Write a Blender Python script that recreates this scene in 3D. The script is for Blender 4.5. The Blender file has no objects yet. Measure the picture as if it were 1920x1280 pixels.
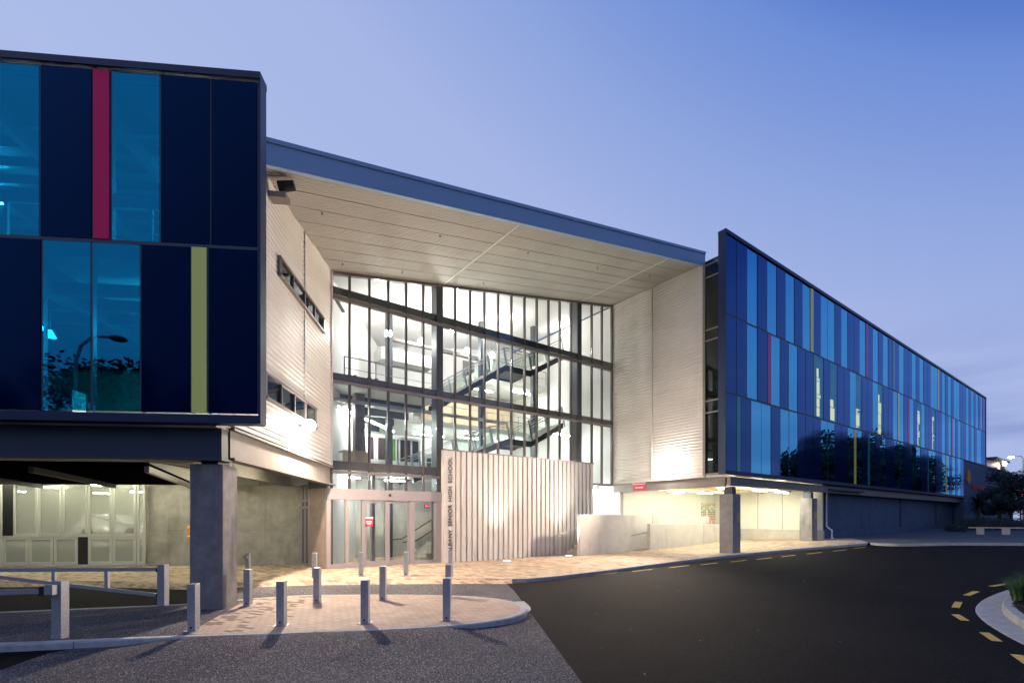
import bpy, bmesh, math, random
from mathutils import Vector, Matrix
random.seed(7)
C = bpy.context.scene.collection
R_ = math.radians
FPX, CX, CY, CAMZ = 906.7, 960.0, 972.0, 1.7

# ------------------------------------------------------------------ helpers
def tag(o, label=None, cat=None, group=None, kind=None):
    if label: o['label'] = label
    if cat: o['category'] = cat
    if group: o['group'] = group
    if kind: o['kind'] = kind
    return o

def thing(name, label, cat, loc=(0, 0, 0), group=None):
    o = bpy.data.objects.new(name, None)
    C.objects.link(o)
    o.location = loc
    o.empty_display_size = 0.2
    return tag(o, label, cat, group)

def origin_of(p):
    v = Vector((0, 0, 0))
    while p is not None:
        v += Vector(p.location)
        p = p.parent
    return v

class Frame:
    def __init__(s, o, ang):
        s.o = Vector((o[0], o[1], 0)); a = R_(ang)
        s.u = Vector((math.cos(a), math.sin(a), 0)); s.v = Vector((-math.sin(a), math.cos(a), 0)); s.ang = a
    def __call__(s, a, b, z=0.0):
        p = s.o + s.u * a + s.v * b
        return Vector((p.x, p.y, z))
    def inv(s, x, y):
        d = Vector((x, y, 0)) - s.o
        return d.dot(s.u), d.dot(s.v)

W = Frame((0, 0), 0)
FR = Frame((9.95, 22.55), 36.18)      # right wing: u along its blue facade, v into the building
FL = Frame((-5.6, 10.7), 5.43)        # left wing

class MB:
    def __init__(s):
        s.v = []; s.f = []; s.sm = []
    def add(s, vs, fs, smooth=False):
        n = len(s.v)
        s.v += [Vector(p) for p in vs]
        s.f += [tuple(i + n for i in f) for f in fs]
        s.sm += [smooth] * len(fs)
        return s
    def box(s, F, a0, a1, b0, b1, z0, z1):
        vs = [F(a, b, z) for z in (z0, z1) for (a, b) in ((a0, b0), (a1, b0), (a1, b1), (a0, b1))]
        return s.add(vs, [(3, 2, 1, 0), (4, 5, 6, 7), (0, 1, 5, 4), (1, 2, 6, 5), (2, 3, 7, 6), (3, 0, 4, 7)])
    def hexa(s, lo, hi):
        return s.add(list(lo) + list(hi), [(3, 2, 1, 0), (4, 5, 6, 7), (0, 1, 5, 4), (1, 2, 6, 5), (2, 3, 7, 6), (3, 0, 4, 7)])
    def quad(s, *p):
        return s.add(p, [tuple(range(len(p)))])
    def prism(s, poly, z0, z1):
        n = len(poly)
        f0 = z0 if callable(z0) else (lambda x, y: z0)
        f1 = z1 if callable(z1) else (lambda x, y: z1)
        vs = [Vector((p[0], p[1], f0(p[0], p[1]))) for p in poly] + [Vector((p[0], p[1], f1(p[0], p[1]))) for p in poly]
        fs = [tuple(reversed(range(n))), tuple(range(n, 2 * n))] + [(i, (i + 1) % n, n + (i + 1) % n, n + i) for i in range(n)]
        return s.add(vs, fs)
    def bar(s, p, q, w, h, up=(0, 0, 1)):
        p = Vector(p); q = Vector(q); d = (q - p).normalized(); up = Vector(up)
        x = d.cross(up)
        if x.length < 1e-4: x = d.cross(Vector((0, 1, 0)))
        x.normalize(); y = x.cross(d).normalized()
        vs = [e + x * (w / 2 * i) + y * (h / 2 * j) for e in (p, q) for (i, j) in ((-1, -1), (1, -1), (1, 1), (-1, 1))]
        return s.add(vs, [(3, 2, 1, 0), (4, 5, 6, 7), (0, 1, 5, 4), (1, 2, 6, 5), (2, 3, 7, 6), (3, 0, 4, 7)])
    def tube(s, pts, r, n=8, cap=True):
        pts = [Vector(p) for p in pts]
        rs = r if isinstance(r, (list, tuple)) else [r] * len(pts)
        vs = []; fs = []
        for i, p in enumerate(pts):
            d = (pts[min(i + 1, len(pts) - 1)] - pts[max(i - 1, 0)]).normalized()
            x = d.cross(Vector((0, 0, 1)))
            if x.length < 1e-3: x = Vector((1, 0, 0))
            x.normalize(); y = d.cross(x)
            vs += [p + (x * math.cos(2 * math.pi * k / n) + y * math.sin(2 * math.pi * k / n)) * rs[i] for k in range(n)]
        for i in range(len(pts) - 1):
            for k in range(n):
                a = i * n + k; b = i * n + (k + 1) % n
                fs.append((a, b, b + n, a + n))
        s.add(vs, fs, True)
        if cap:
            m = len(pts) - 1
            s.add(vs[:n], [tuple(range(n))]); s.add(vs[m * n:], [tuple(reversed(range(n)))])
        return s
    def ball(s, c, r, nu=14, nv=8, sz=1.0):
        c = Vector(c); vs = []; fs = []
        for j in range(nv + 1):
            th = math.pi * j / nv
            for i in range(nu):
                ph = 2 * math.pi * i / nu
                vs.append(c + Vector((math.sin(th) * math.cos(ph), math.sin(th) * math.sin(ph), math.cos(th) * sz)) * r)
        for j in range(nv):
            for i in range(nu):
                a = j * nu + i; b = j * nu + (i + 1) % nu
                fs.append((a, a + nu, b + nu, b))
        return s.add(vs, fs, True)
    def build(s, name, mat, parent=None, loc=None, bevel=0, recalc=True):
        off = origin_of(parent)
        if loc is not None: off = off + Vector(loc)
        me = bpy.data.meshes.new(name)
        me.from_pydata([v - off for v in s.v], [], s.f)
        me.polygons.foreach_set('use_smooth', s.sm)
        if recalc:
            b = bmesh.new(); b.from_mesh(me)
            bmesh.ops.remove_doubles(b, verts=b.verts, dist=1e-5) if bevel else None
            bmesh.ops.recalc_face_normals(b, faces=b.faces)
            b.to_mesh(me); b.free()
        me.materials.append(mat)
        me.update()
        o = bpy.data.objects.new(name, me)
        C.objects.link(o)
        if parent is not None: o.parent = parent
        if loc is not None: o.location = loc
        if bevel:
            m = o.modifiers.new('bevel', 'BEVEL'); m.width = bevel; m.segments = 2; m.limit_method = 'ANGLE'
        return o

def copy_tree(o, parent=None):
    c = o.copy(); C.objects.link(c)
    if parent is not None: c.parent = parent
    for ch in list(o.children): copy_tree(ch, c)
    return c

# ground heights (the street climbs gently to the right)
GB = [(-1e4, -.37), (0, -.37), (4, -.27), (11, 0.0), (18, .37), (21.5, .52), (34, .65), (42, .92), (70, 1.3), (1e4, 1.3)]
def g(x, y=0):
    for (x0, z0), (x1, z1) in zip(GB, GB[1:]):
        if x <= x1: return z0 + (z1 - z0) * (x - x0) / (x1 - x0)
DR = .12
def groad(x, y=0): return g(x) - DR

def ray(px, py):
    return Vector(((px - CX) / FPX, 1.0, (CY - py) / FPX))
def gp(px, py, dz=0.0):
    d = ray(px, py); Y = 20.0
    for _ in range(60):
        Y = .5 * Y + .5 * (CAMZ - (g(d.x * Y) + dz)) / max(-d.z, 1e-4)
    return (d.x * Y, Y)
def on_plane(F, px, py=CY, b=None, a=None):
    """pixel -> (a, b, z) on a vertical plane b=const or a=const of frame F"""
    d = ray(px, py)
    n, c = (F.v, b) if b is not None else (F.u, a)
    Y = (F.o.dot(n) + c) / Vector((d.x, 1, 0)).dot(n)
    x, y = d.x * Y, Y
    i, j = F.inv(x, y)
    return i, j, CAMZ + d.z * Y

# ------------------------------------------------------------------ materials
def newmat(name):
    m = bpy.data.materials.new(name); m.use_nodes = True
    nt = m.node_tree
    for n in list(nt.nodes): nt.nodes.remove(n)
    out = nt.nodes.new('ShaderNodeOutputMaterial')
    return m, nt, out
def node(nt, t, **kw):
    n = nt.nodes.new(t)
    for k, v in kw.items():
        if k.startswith('i_'): n.inputs[k[2:].replace('_', ' ')].default_value = v
        else: setattr(n, k, v)
    return n
def pmat(name, col, rough=.5, metal=0.0, var=0.0, vscale=3.0, bump=0.0, bscale=60.0, spec=.5, stretch=(1, 1, 1), coat=0.0, stain=0.0):
    m, nt, out = newmat(name)
    p = node(nt, 'ShaderNodeBsdfPrincipled')
    p.inputs['Base Color'].default_value = (*col, 1); p.inputs['Roughness'].default_value = rough
    p.inputs['Metallic'].default_value = metal; p.inputs['Specular IOR Level'].default_value = spec
    p.inputs['Coat Weight'].default_value = coat; p.inputs['Coat Roughness'].default_value = .06
    nt.links.new(p.outputs[0], out.inputs[0])
    tc = node(nt, 'ShaderNodeTexCoord'); mp = node(nt, 'ShaderNodeMapping'); mp.inputs['Scale'].default_value = stretch
    nt.links.new(tc.outputs['Object'], mp.inputs[0])
    last = None
    if var:
        n = node(nt, 'ShaderNodeTexNoise'); n.inputs['Scale'].default_value = vscale; n.inputs['Detail'].default_value = 8; n.inputs['Roughness'].default_value = .65
        nt.links.new(mp.outputs[0], n.inputs['Vector'])
        mr = node(nt, 'ShaderNodeMapRange'); mr.inputs[1].default_value = .3; mr.inputs[2].default_value = .7
        mr.inputs[3].default_value = 1 - var; mr.inputs[4].default_value = 1 + var
        nt.links.new(n.outputs[0], mr.inputs[0])
        mx = node(nt, 'ShaderNodeMix', data_type='RGBA', blend_type='MULTIPLY'); mx.inputs[0].default_value = 1
        mx.inputs[6].default_value = (*col, 1); nt.links.new(mr.outputs[0], mx.inputs[7])
        last = mx.outputs[2]
        if stain:
            n2 = node(nt, 'ShaderNodeTexNoise'); n2.inputs['Scale'].default_value = 1.1; n2.inputs['Detail'].default_value = 6
            mp2 = node(nt, 'ShaderNodeMapping'); mp2.inputs['Scale'].default_value = (1.6, 1.6, .35)
            nt.links.new(tc.outputs['Object'], mp2.inputs[0]); nt.links.new(mp2.outputs[0], n2.inputs['Vector'])
            r2 = node(nt, 'ShaderNodeMapRange'); r2.inputs[1].default_value = .52; r2.inputs[2].default_value = .72; r2.inputs[3].default_value = 1; r2.inputs[4].default_value = 1 - stain
            nt.links.new(n2.outputs[0], r2.inputs[0])
            mx2 = node(nt, 'ShaderNodeMix', data_type='RGBA', blend_type='MULTIPLY'); mx2.inputs[0].default_value = 1
            nt.links.new(last, mx2.inputs[6]); nt.links.new(r2.outputs[0], mx2.inputs[7]); last = mx2.outputs[2]
        nt.links.new(last, p.inputs['Base Color'])
    if bump:
        n = node(nt, 'ShaderNodeTexNoise'); n.inputs['Scale'].default_value = bscale; n.inputs['Detail'].default_value = 6
        nt.links.new(mp.outputs[0], n.inputs['Vector'])
        b = node(nt, 'ShaderNodeBump'); b.inputs['Strength'].default_value = bump; b.inputs['Distance'].default_value = .02
        nt.links.new(n.outputs[0], b.inputs['Height']); nt.links.new(b.outputs[0], p.inputs['Normal'])
    return m
def emat(name, col, strength):
    m, nt, out = newmat(name)
    e = node(nt, 'ShaderNodeEmission'); e.inputs[0].default_value = (*col, 1); e.inputs[1].default_value = strength
    nt.links.new(e.outputs[0], out.inputs[0]); return m
def glassmat(name, trans, refl, r0, r1, rough=.0):
    """architectural pane: tinted see-through mixed with a coated mirror reflection that rises towards grazing"""
    m, nt, out = newmat(name)
    t = node(nt, 'ShaderNodeBsdfTransparent'); t.inputs[0].default_value = (*trans, 1)
    gl = node(nt, 'ShaderNodeBsdfGlossy'); gl.inputs[0].default_value = (*refl, 1); gl.inputs['Roughness'].default_value = rough
    lw = node(nt, 'ShaderNodeLayerWeight'); lw.inputs[0].default_value = .5
    pw = node(nt, 'ShaderNodeMath', operation='POWER'); pw.inputs[1].default_value = 2.2
    nt.links.new(lw.outputs['Facing'], pw.inputs[0])
    mr = node(nt, 'ShaderNodeMapRange'); mr.inputs[3].default_value = r0; mr.inputs[4].default_value = r1
    nt.links.new(pw.outputs[0], mr.inputs[0])
    mx = node(nt, 'ShaderNodeMixShader')
    nt.links.new(mr.outputs[0], mx.inputs[0]); nt.links.new(t.outputs[0], mx.inputs[1]); nt.links.new(gl.outputs[0], mx.inputs[2])
    nt.links.new(mx.outputs[0], out.inputs[0]); return m
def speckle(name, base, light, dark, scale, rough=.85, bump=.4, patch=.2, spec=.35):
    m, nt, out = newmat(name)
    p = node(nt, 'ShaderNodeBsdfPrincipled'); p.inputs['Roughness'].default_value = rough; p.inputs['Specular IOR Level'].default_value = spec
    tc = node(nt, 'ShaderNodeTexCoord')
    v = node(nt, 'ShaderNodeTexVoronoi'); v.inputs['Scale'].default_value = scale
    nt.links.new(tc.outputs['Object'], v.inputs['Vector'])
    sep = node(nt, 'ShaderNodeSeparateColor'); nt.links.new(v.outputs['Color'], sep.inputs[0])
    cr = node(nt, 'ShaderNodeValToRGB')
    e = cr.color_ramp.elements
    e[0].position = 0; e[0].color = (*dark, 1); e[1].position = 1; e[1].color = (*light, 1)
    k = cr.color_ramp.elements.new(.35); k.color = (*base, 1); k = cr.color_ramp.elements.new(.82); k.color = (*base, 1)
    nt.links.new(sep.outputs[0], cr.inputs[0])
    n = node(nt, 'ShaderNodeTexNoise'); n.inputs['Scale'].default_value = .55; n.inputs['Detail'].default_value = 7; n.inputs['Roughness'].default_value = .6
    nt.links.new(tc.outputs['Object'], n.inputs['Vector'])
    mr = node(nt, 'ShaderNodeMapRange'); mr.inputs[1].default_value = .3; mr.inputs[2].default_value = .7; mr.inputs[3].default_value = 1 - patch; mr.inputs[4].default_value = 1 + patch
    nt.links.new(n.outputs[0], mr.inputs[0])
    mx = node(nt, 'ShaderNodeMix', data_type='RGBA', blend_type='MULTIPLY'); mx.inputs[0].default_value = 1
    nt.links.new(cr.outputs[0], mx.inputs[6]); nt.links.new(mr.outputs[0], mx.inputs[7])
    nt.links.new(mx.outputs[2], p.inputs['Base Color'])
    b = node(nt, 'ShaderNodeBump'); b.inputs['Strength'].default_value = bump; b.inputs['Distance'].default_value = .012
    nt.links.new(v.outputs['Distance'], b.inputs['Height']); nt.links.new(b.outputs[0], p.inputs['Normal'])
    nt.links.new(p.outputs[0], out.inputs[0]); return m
def pavers(name, rot, c1, c2, dark, frac, bw=.24, bh=.12, mortar=(.16, .13, .11), fade=None):
    m, nt, out = newmat(name)
    p = node(nt, 'ShaderNodeBsdfPrincipled'); p.inputs['Roughness'].default_value = .75; p.inputs['Specular IOR Level'].default_value = .3
    tc = node(nt, 'ShaderNodeTexCoord'); mp = node(nt, 'ShaderNodeMapping'); mp.inputs['Rotation'].default_value = (0, 0, R_(rot))
    nt.links.new(tc.outputs['Object'], mp.inputs[0])
    def brick(a, b, bias, m_):
        k = node(nt, 'ShaderNodeTexBrick'); k.inputs['Color1'].default_value = (*a, 1); k.inputs['Color2'].default_value = (*b, 1)
        k.inputs['Mortar'].default_value = (*m_, 1); k.inputs['Scale'].default_value = 1; k.inputs['Bias'].default_value = bias
        k.inputs['Brick Width'].default_value = bw; k.inputs['Row Height'].default_value = bh; k.inputs['Mortar Size'].default_value = .006
        k.inputs['Mortar Smooth'].default_value = .3
        nt.links.new(mp.outputs[0], k.inputs['Vector']); return k
    k1 = brick(c1, c2, 0, mortar)
    # some pavers dark, chosen per paver
    k2 = brick((0, 0, 0), (1, 1, 1), 0, (0, 0, 0))
    gt = node(nt, 'ShaderNodeMapRange'); gt.inputs[1].default_value = frac; gt.inputs[2].default_value = frac + .02
    if fade:
        sx_ = node(nt, 'ShaderNodeSeparateXYZ'); nt.links.new(tc.outputs['Object'], sx_.inputs[0])
        fr_ = node(nt, 'ShaderNodeMapRange'); fr_.inputs[1].default_value = fade[0]; fr_.inputs[2].default_value = fade[1]; fr_.inputs[3].default_value = 0; fr_.inputs[4].default_value = .5
        nt.links.new(sx_.outputs['X'], fr_.inputs[0])
        sb_ = node(nt, 'ShaderNodeMath', operation='SUBTRACT'); nt.links.new(k2.outputs['Color'], sb_.inputs[0]); nt.links.new(fr_.outputs[0], sb_.inputs[1]); nt.links.new(sb_.outputs[0], gt.inputs[0])
    else: nt.links.new(k2.outputs['Color'], gt.inputs[0])
    mx = node(nt, 'ShaderNodeMix', data_type='RGBA'); mx.inputs[7].default_value = (*dark, 1)
    nt.links.new(gt.outputs[0], mx.inputs[0]); nt.links.new(k1.outputs['Color'], mx.inputs[6])
    n = node(nt, 'ShaderNodeTexNoise'); n.inputs['Scale'].default_value = 1.3; n.inputs['Detail'].default_value = 8; n.inputs['Roughness'].default_value = .7
    nt.links.new(tc.outputs['Object'], n.inputs['Vector'])
    mr = node(nt, 'ShaderNodeMapRange'); mr.inputs[1].default_value = .3; mr.inputs[2].default_value = .7; mr.inputs[3].default_value = .8; mr.inputs[4].default_value = 1.15
    nt.links.new(n.outputs[0], mr.inputs[0])
    m2 = node(nt, 'ShaderNodeMix', data_type='RGBA', blend_type='MULTIPLY'); m2.inputs[0].default_value = 1
    nt.links.new(mx.outputs[2], m2.inputs[6]); nt.links.new(mr.outputs[0], m2.inputs[7]); nt.links.new(m2.outputs[2], p.inputs['Base Color'])
    b = node(nt, 'ShaderNodeBump'); b.inputs['Strength'].default_value = .6; b.inputs['Distance'].default_value = .01
    inv = node(nt, 'ShaderNodeMath', operation='SUBTRACT'); inv.inputs[0].default_value = 1; nt.links.new(k1.outputs['Fac'], inv.inputs[1])
    nt.links.new(inv.outputs[0], b.inputs['Height']); nt.links.new(b.outputs[0], p.inputs['Normal'])
    nt.links.new(p.outputs[0], out.inputs[0]); return m

def panelmat(name, base, refl, r0, r1, rough=.08):
    m, nt, out = newmat(name)
    p = node(nt, 'ShaderNodeBsdfDiffuse'); p.inputs[0].default_value = (*base, 1)
    gl = node(nt, 'ShaderNodeBsdfGlossy'); gl.inputs[0].default_value = (*refl, 1); gl.inputs['Roughness'].default_value = rough
    lw = node(nt, 'ShaderNodeLayerWeight'); lw.inputs[0].default_value = .5
    pw = node(nt, 'ShaderNodeMath', operation='POWER'); pw.inputs[1].default_value = 2.6
    nt.links.new(lw.outputs['Facing'], pw.inputs[0])
    mr = node(nt, 'ShaderNodeMapRange'); mr.inputs[3].default_value = r0; mr.inputs[4].default_value = r1
    nt.links.new(pw.outputs[0], mr.inputs[0])
    n = node(nt, 'ShaderNodeTexNoise'); n.inputs['Scale'].default_value = .7; n.inputs['Detail'].default_value = 3
    tc = node(nt, 'ShaderNodeTexCoord'); nt.links.new(tc.outputs['Object'], n.inputs['Vector'])
    b = node(nt, 'ShaderNodeBump'); b.inputs['Strength'].default_value = .06; b.inputs['Distance'].default_value = .05
    nt.links.new(n.outputs[0], b.inputs['Height']); nt.links.new(b.outputs[0], gl.inputs['Normal'])
    mx = node(nt, 'ShaderNodeMixShader')
    nt.links.new(mr.outputs[0], mx.inputs[0]); nt.links.new(p.outputs[0], mx.inputs[1]); nt.links.new(gl.outputs[0], mx.inputs[2])
    nt.links.new(mx.outputs[0], out.inputs[0]); return m

M = {}
M['navy'] = panelmat('navy_panel', (.002, .009, .045), (.27, .50, 1.0), .04, .90)
M['navy_l'] = panelmat('navy_panel_matt', (.0008, .005, .030), (.10, .34, .85), .008, .7)
M['navytrim'] = pmat('navy_trim', (.008, .022, .07), .4, spec=.35)
M['black'] = pmat('black_gap', (.004, .005, .008), .6)
M['red'] = pmat('red_strip', (.86, .02, .13), .5, spec=.15)
M['yellow'] = pmat('yellow_strip', (.95, .90, .18), .4, spec=.45)
M['green'] = pmat('green_strip', (.03, .22, .24), .4, spec=.2)
M['yellow_r'] = panelmat('yellow_strip_glossy', (.85, .76, .16), (.9, .92, 1.0), .03, .7)
M['red_r'] = panelmat('red_strip_glossy', (.52, .02, .10), (.85, .6, 1.0), .03, .6)
M['green_r'] = panelmat('green_strip_glossy', (.03, .22, .24), (.6, .9, 1.0), .03, .6)
M['glass_r'] = glassmat('blue_glass', (.10, .42, .58), (.22, .75, 1.0), .46, .97)
M['glass_l'] = glassmat('teal_glass', (.06, .50, .68), (.015, .33, .54), .34, .9)
M['glass_clear'] = glassmat('clear_glass', (.95, .98, .96), (1, 1, 1), .028, .5)
M['glass_dark'] = glassmat('dark_glass', (.25, .28, .3), (.8, .9, 1), .07, .75)
M['fascia'] = pmat('fascia_metal', (.26, .38, .52), .45, metal=.0, var=.04, vscale=.6)
M['clad'] = pmat('corrugated_cream', (.62, .585, .54), .42, var=.05, vscale=1.2, spec=.5)
M['soffit'] = pmat('soffit_boards', (.42, .405, .37), .62, var=.10, vscale=1.4, spec=.35, stretch=(.35, .35, 1))
M['alu'] = pmat('aluminium_frame', (.20, .17, .165), .4, metal=.3, var=.04)
M['mull'] = pmat('mullion_bronze', (.085, .072, .070), .45, metal=.3)
M['darkstair'] = pmat('stair_steel', (.020, .023, .028), .5)
M['alulight'] = pmat('aluminium_door', (.34, .30, .30), .38, metal=.25, var=.04)
M['steel'] = pmat('dark_steel', (.055, .06, .068), .45, metal=.3, var=.08)
M['steelblue'] = pmat('blue_steel_beam', (.016, .035, .07), .45, var=.08)
M['beamgrey'] = pmat('grey_steel_beam', (.20, .175, .155), .5, var=.1)
M['galv'] = pmat('galvanised_steel', (.36, .37, .39), .42, metal=.45, var=.18, vscale=22)
M['concrete'] = pmat('concrete', (.33, .315, .29), .8, var=.22, vscale=2.2, bump=.15, bscale=40, stain=.35)
M['concretedark'] = pmat('concrete_column', (.25, .24, .235), .75, var=.22, vscale=2.6, bump=.2, bscale=35, stain=.5)
M['concretelight'] = pmat('concrete_ramp', (.50, .47, .43), .8, var=.13, vscale=1.6, bump=.12, bscale=45, stain=.18)
M['ribbed'] = pmat('ribbed_concrete', (.52, .49, .46), .8, var=.18, vscale=3, bump=.25, bscale=30, stretch=(1, 1, .25), stain=.12)
M['pierbrown'] = pmat('brown_pier', (.22, .17, .15), .6, var=.2, vscale=3)
M['letters'] = pmat('sign_letters', (.10, .075, .06), .35, metal=.4)
M['white'] = pmat('white_plaster', (.74, .72, .71), .7, var=.06, vscale=.5)
M['ply'] = pmat('plywood', (.62, .46, .28), .55, var=.15, vscale=2, stretch=(1, 1, .2))
M['ceil'] = pmat('pale_ceiling', (.62, .62, .58), .7, var=.05)
M['floor'] = pmat('interior_floor', (.28, .27, .25), .35, var=.1)
M['palepanel'] = pmat('pale_panel_wall', (.66, .66, .58), .5, var=.05)
M['kerb'] = pmat('kerb_concrete', (.36, .36, .35), .85, var=.2, vscale=5, bump=.2)
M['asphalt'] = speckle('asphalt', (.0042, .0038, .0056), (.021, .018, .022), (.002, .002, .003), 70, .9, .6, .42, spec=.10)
M['chip'] = speckle('chip_seal', (.098, .092, .098), (.42, .40, .41), (.018, .017, .021), 72, .9, .9, .25, spec=.1)
M['pave'] = pavers('footpath_pavers', 36.18, (.52, .40, .28), (.46, .34, .24), (.29, .21, .15), .74, .30, .15)
M['pave2'] = pavers('island_pavers', 24, (.48, .36, .27), (.40, .30, .235), (.17, .12, .095), .72, .22, .11, fade=(-5.4, -3.6))
M['yline'] = pmat('yellow_road_paint', (.62, .40, .07), .7, var=.2, vscale=20)
M['wline'] = pmat('white_road_paint', (.6, .6, .56), .7, var=.2, vscale=14)
M['signred'] = pmat('sign_red', (.50, .02, .05), .5)
M['signwhite'] = pmat('sign_white', (.8, .78, .76), .5)
M['orange'] = pmat('sign_orange', (.75, .30, .03), .5)
M['bark'] = pmat('bark', (.07, .05, .035), .9, var=.3, vscale=8, bump=.5)
M['leafd'] = pmat('dark_leaves', (.010, .022, .008), .6, var=.4, vscale=1.2)
M['leafg'] = pmat('green_leaves', (.05, .12, .025), .55, var=.35, vscale=3)
M['mulch'] = speckle('bark_mulch', (.035, .025, .022), (.10, .07, .06), (.01, .008, .008), 22, .9, 1.0, .3)
M['earth'] = pmat('terrain_earth', (.03, .04, .025), .9, var=.3, vscale=.2)
M['pvc'] = pmat('white_pvc', (.55, .56, .6), .4)
M['tube'] = emat('fluorescent_tube', (1.0, .97, .76), 200)
M['tubeg'] = emat('fluorescent_tube_cool', (1.0, .965, .70), 115)
M['globe'] = emat('pendant_globe', (1.0, .96, .93), 310)
M['tubein'] = emat('hall_tube', (.95, 1.0, .96), 190)
M['roomfill'] = emat('hidden_room_fill', (.95, 1.0, .97), 480)  # added glow that brightens the left-wing rooms, not a real fitting
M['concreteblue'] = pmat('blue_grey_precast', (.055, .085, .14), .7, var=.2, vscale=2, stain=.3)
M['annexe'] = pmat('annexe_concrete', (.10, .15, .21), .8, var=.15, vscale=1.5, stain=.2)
M['columnleft'] = pmat('weathered_column', (.19, .18, .18), .75, var=.3, vscale=3, bump=.2, bscale=35, stain=.6)
M['flood'] = emat('floodlight_lens', (1.0, .88, .76), 270)
M['uplens'] = emat('uplight_lens', (1.0, .98, .9), 8)
M['paintglow'] = emat('painted_window_glow', (1.0, .93, .66), 1.5)  # window brightness put into an emissive colour
M['glass_glow'] = glassmat('clearer_glow_glass', (.85, .88, .70), (.25, .70, 1.0), .15, .5)  # clearer copy of the blue glass so the painted glow shows through
M['edgebrown'] = pmat('edge_beam_brown', (.10, .078, .072), .7, spec=.15)
M['awning'] = pmat('awning_black', (.006, .006, .008), 1.0, spec=.0)
M['farlamp'] = emat('far_lamp', (1.0, .85, .55), 60)
M['redled'] = emat('red_led', (1.0, .08, .12), 6)
M['car'] = pmat('car_white', (.62, .63, .62), .25, coat=.6)
M['rubber'] = pmat('rubber', (.01, .01, .01), .8)
# perforated metal screen: thin steel with many small holes
def perfmat(name, col, open_):
    m, nt, out = newmat(name)
    p = node(nt, 'ShaderNodeBsdfPrincipled'); p.inputs['Base Color'].default_value = (*col, 1); p.inputs['Roughness'].default_value = .5
    t = node(nt, 'ShaderNodeBsdfTransparent'); mx = node(nt, 'ShaderNodeMixShader'); mx.inputs[0].default_value = open_
    nt.links.new(p.outputs[0], mx.inputs[1]); nt.links.new(t.outputs[0], mx.inputs[2]); nt.links.new(mx.outputs[0], out.inputs[0]); return m
M['mesh'] = perfmat('open_mesh', (.42, .45, .41), .58)
M['mesh2'] = perfmat('perforated_sheet', (.40, .43, .39), .28)

# ------------------------------------------------------------------ ground sheets
def sheet(name, poly, mat, zf, kind='structure', dz=0.0, fine=None):
    b = bmesh.new()
    vs = [b.verts.new((p[0], p[1], 0)) for p in poly]
    b.faces.new(vs)
    for x, _ in GB[1:-1]:
        bmesh.ops.bisect_plane(b, geom=b.verts[:] + b.edges[:] + b.faces[:], plane_co=(x, 0, 0), plane_no=(1, 0, 0))
    if fine:
        x0, x1, y0, y1, st = fine
        k = x0
        while k < x1:
            bmesh.ops.bisect_plane(b, geom=b.verts[:] + b.edges[:] + b.faces[:], plane_co=(k, 0, 0), plane_no=(1, 0, 0)); k += st
        k = y0
        while k < y1:
            bmesh.ops.bisect_plane(b, geom=b.verts[:] + b.edges[:] + b.faces[:], plane_co=(0, k, 0), plane_no=(0, 1, 0)); k += st
    bmesh.ops.triangulate(b, faces=b.faces[:])
    for v in b.verts: v.co.z = zf(v.co.x, v.co.y) + dz
    bmesh.ops.recalc_face_normals(b, faces=b.faces)
    for f in b.faces:
        if f.normal.z < 0: f.normal_flip()
    me = bpy.data.meshes.new(name); b.to_mesh(me); b.free()
    me.materials.append(mat)
    o = bpy.data.objects.new(name, me); C.objects.link(o)
    if kind: o['kind'] = kind
    return o
def P(pts, dz=0.0): return [gp(x, y, dz) for x, y in pts]
def smooth(pts, n=3):
    for _ in range(n):
        q = [pts[0]]
        for a, b in zip(pts, pts[1:]):
            q += [(a[0] * .75 + b[0] * .25, a[1] * .75 + b[1] * .25), (a[0] * .25 + b[0] * .75, a[1] * .25 + b[1] * .75)]
        pts = q + [pts[-1]]
    return pts
def offset(pts, d, closed=False):
    out = []; n = len(pts)
    for i in range(n):
        a = Vector(pts[(i - 1) % n] if (closed or i > 0) else pts[i]); c = Vector(pts[(i + 1) % n] if (closed or i < n - 1) else pts[i])
        t = (c - a)
        if t.length < 1e-6: t = Vector((1, 0))
        t.normalize(); nrm = Vector((-t.y, t.x))
        out.append((pts[i][0] + nrm.x * d, pts[i][1] + nrm.y * d))
    return out
def kerbstrip(name, line, width, ztop, zbot, mat=None, kind='structure'):
    """kerb stone: top, front face, back face along a line; width to the left of travel"""
    inner = offset(line, width); mb = MB(); n = len(line); acc = 0; cuts = set()
    for i in range(n - 1):
        acc += math.hypot(line[i + 1][0] - line[i][0], line[i + 1][1] - line[i][1])
        if acc > 1.1: cuts.add(i + 1); acc = 0
    vs = []
    for a, b in zip(line, inner):
        za, zb = ztop(a[0]), ztop(b[0])
        vs += [Vector((a[0], a[1], zbot(a[0]))), Vector((a[0], a[1], za - .025)), Vector((a[0] + (b[0] - a[0]) * .16, a[1] + (b[1] - a[1]) * .16, za)), Vector((b[0], b[1], zb)), Vector((b[0], b[1], zbot(b[0])))]
    fs = []
    for i in range(n - 1):
        seg = vs[i * 5:i * 5 + 10]
        if i in cuts:
            L_ = max((seg[5] - seg[0]).length, 1e-3); f_ = min(.014 / L_, .3)
            seg = [seg[k].lerp(seg[k + 5], f_) for k in range(5)] + seg[5:]
        mb.add(seg, [(k, k + 1, k + 6, k + 5) for k in range(4)] + ([(0, 1, 2, 3, 4)] if i in cuts else []) + ([(5, 6, 7, 8, 9)] if i + 1 in cuts else []))
    o = mb.build(name, mat or M['kerb']); o['kind'] = kind; return inner

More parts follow.
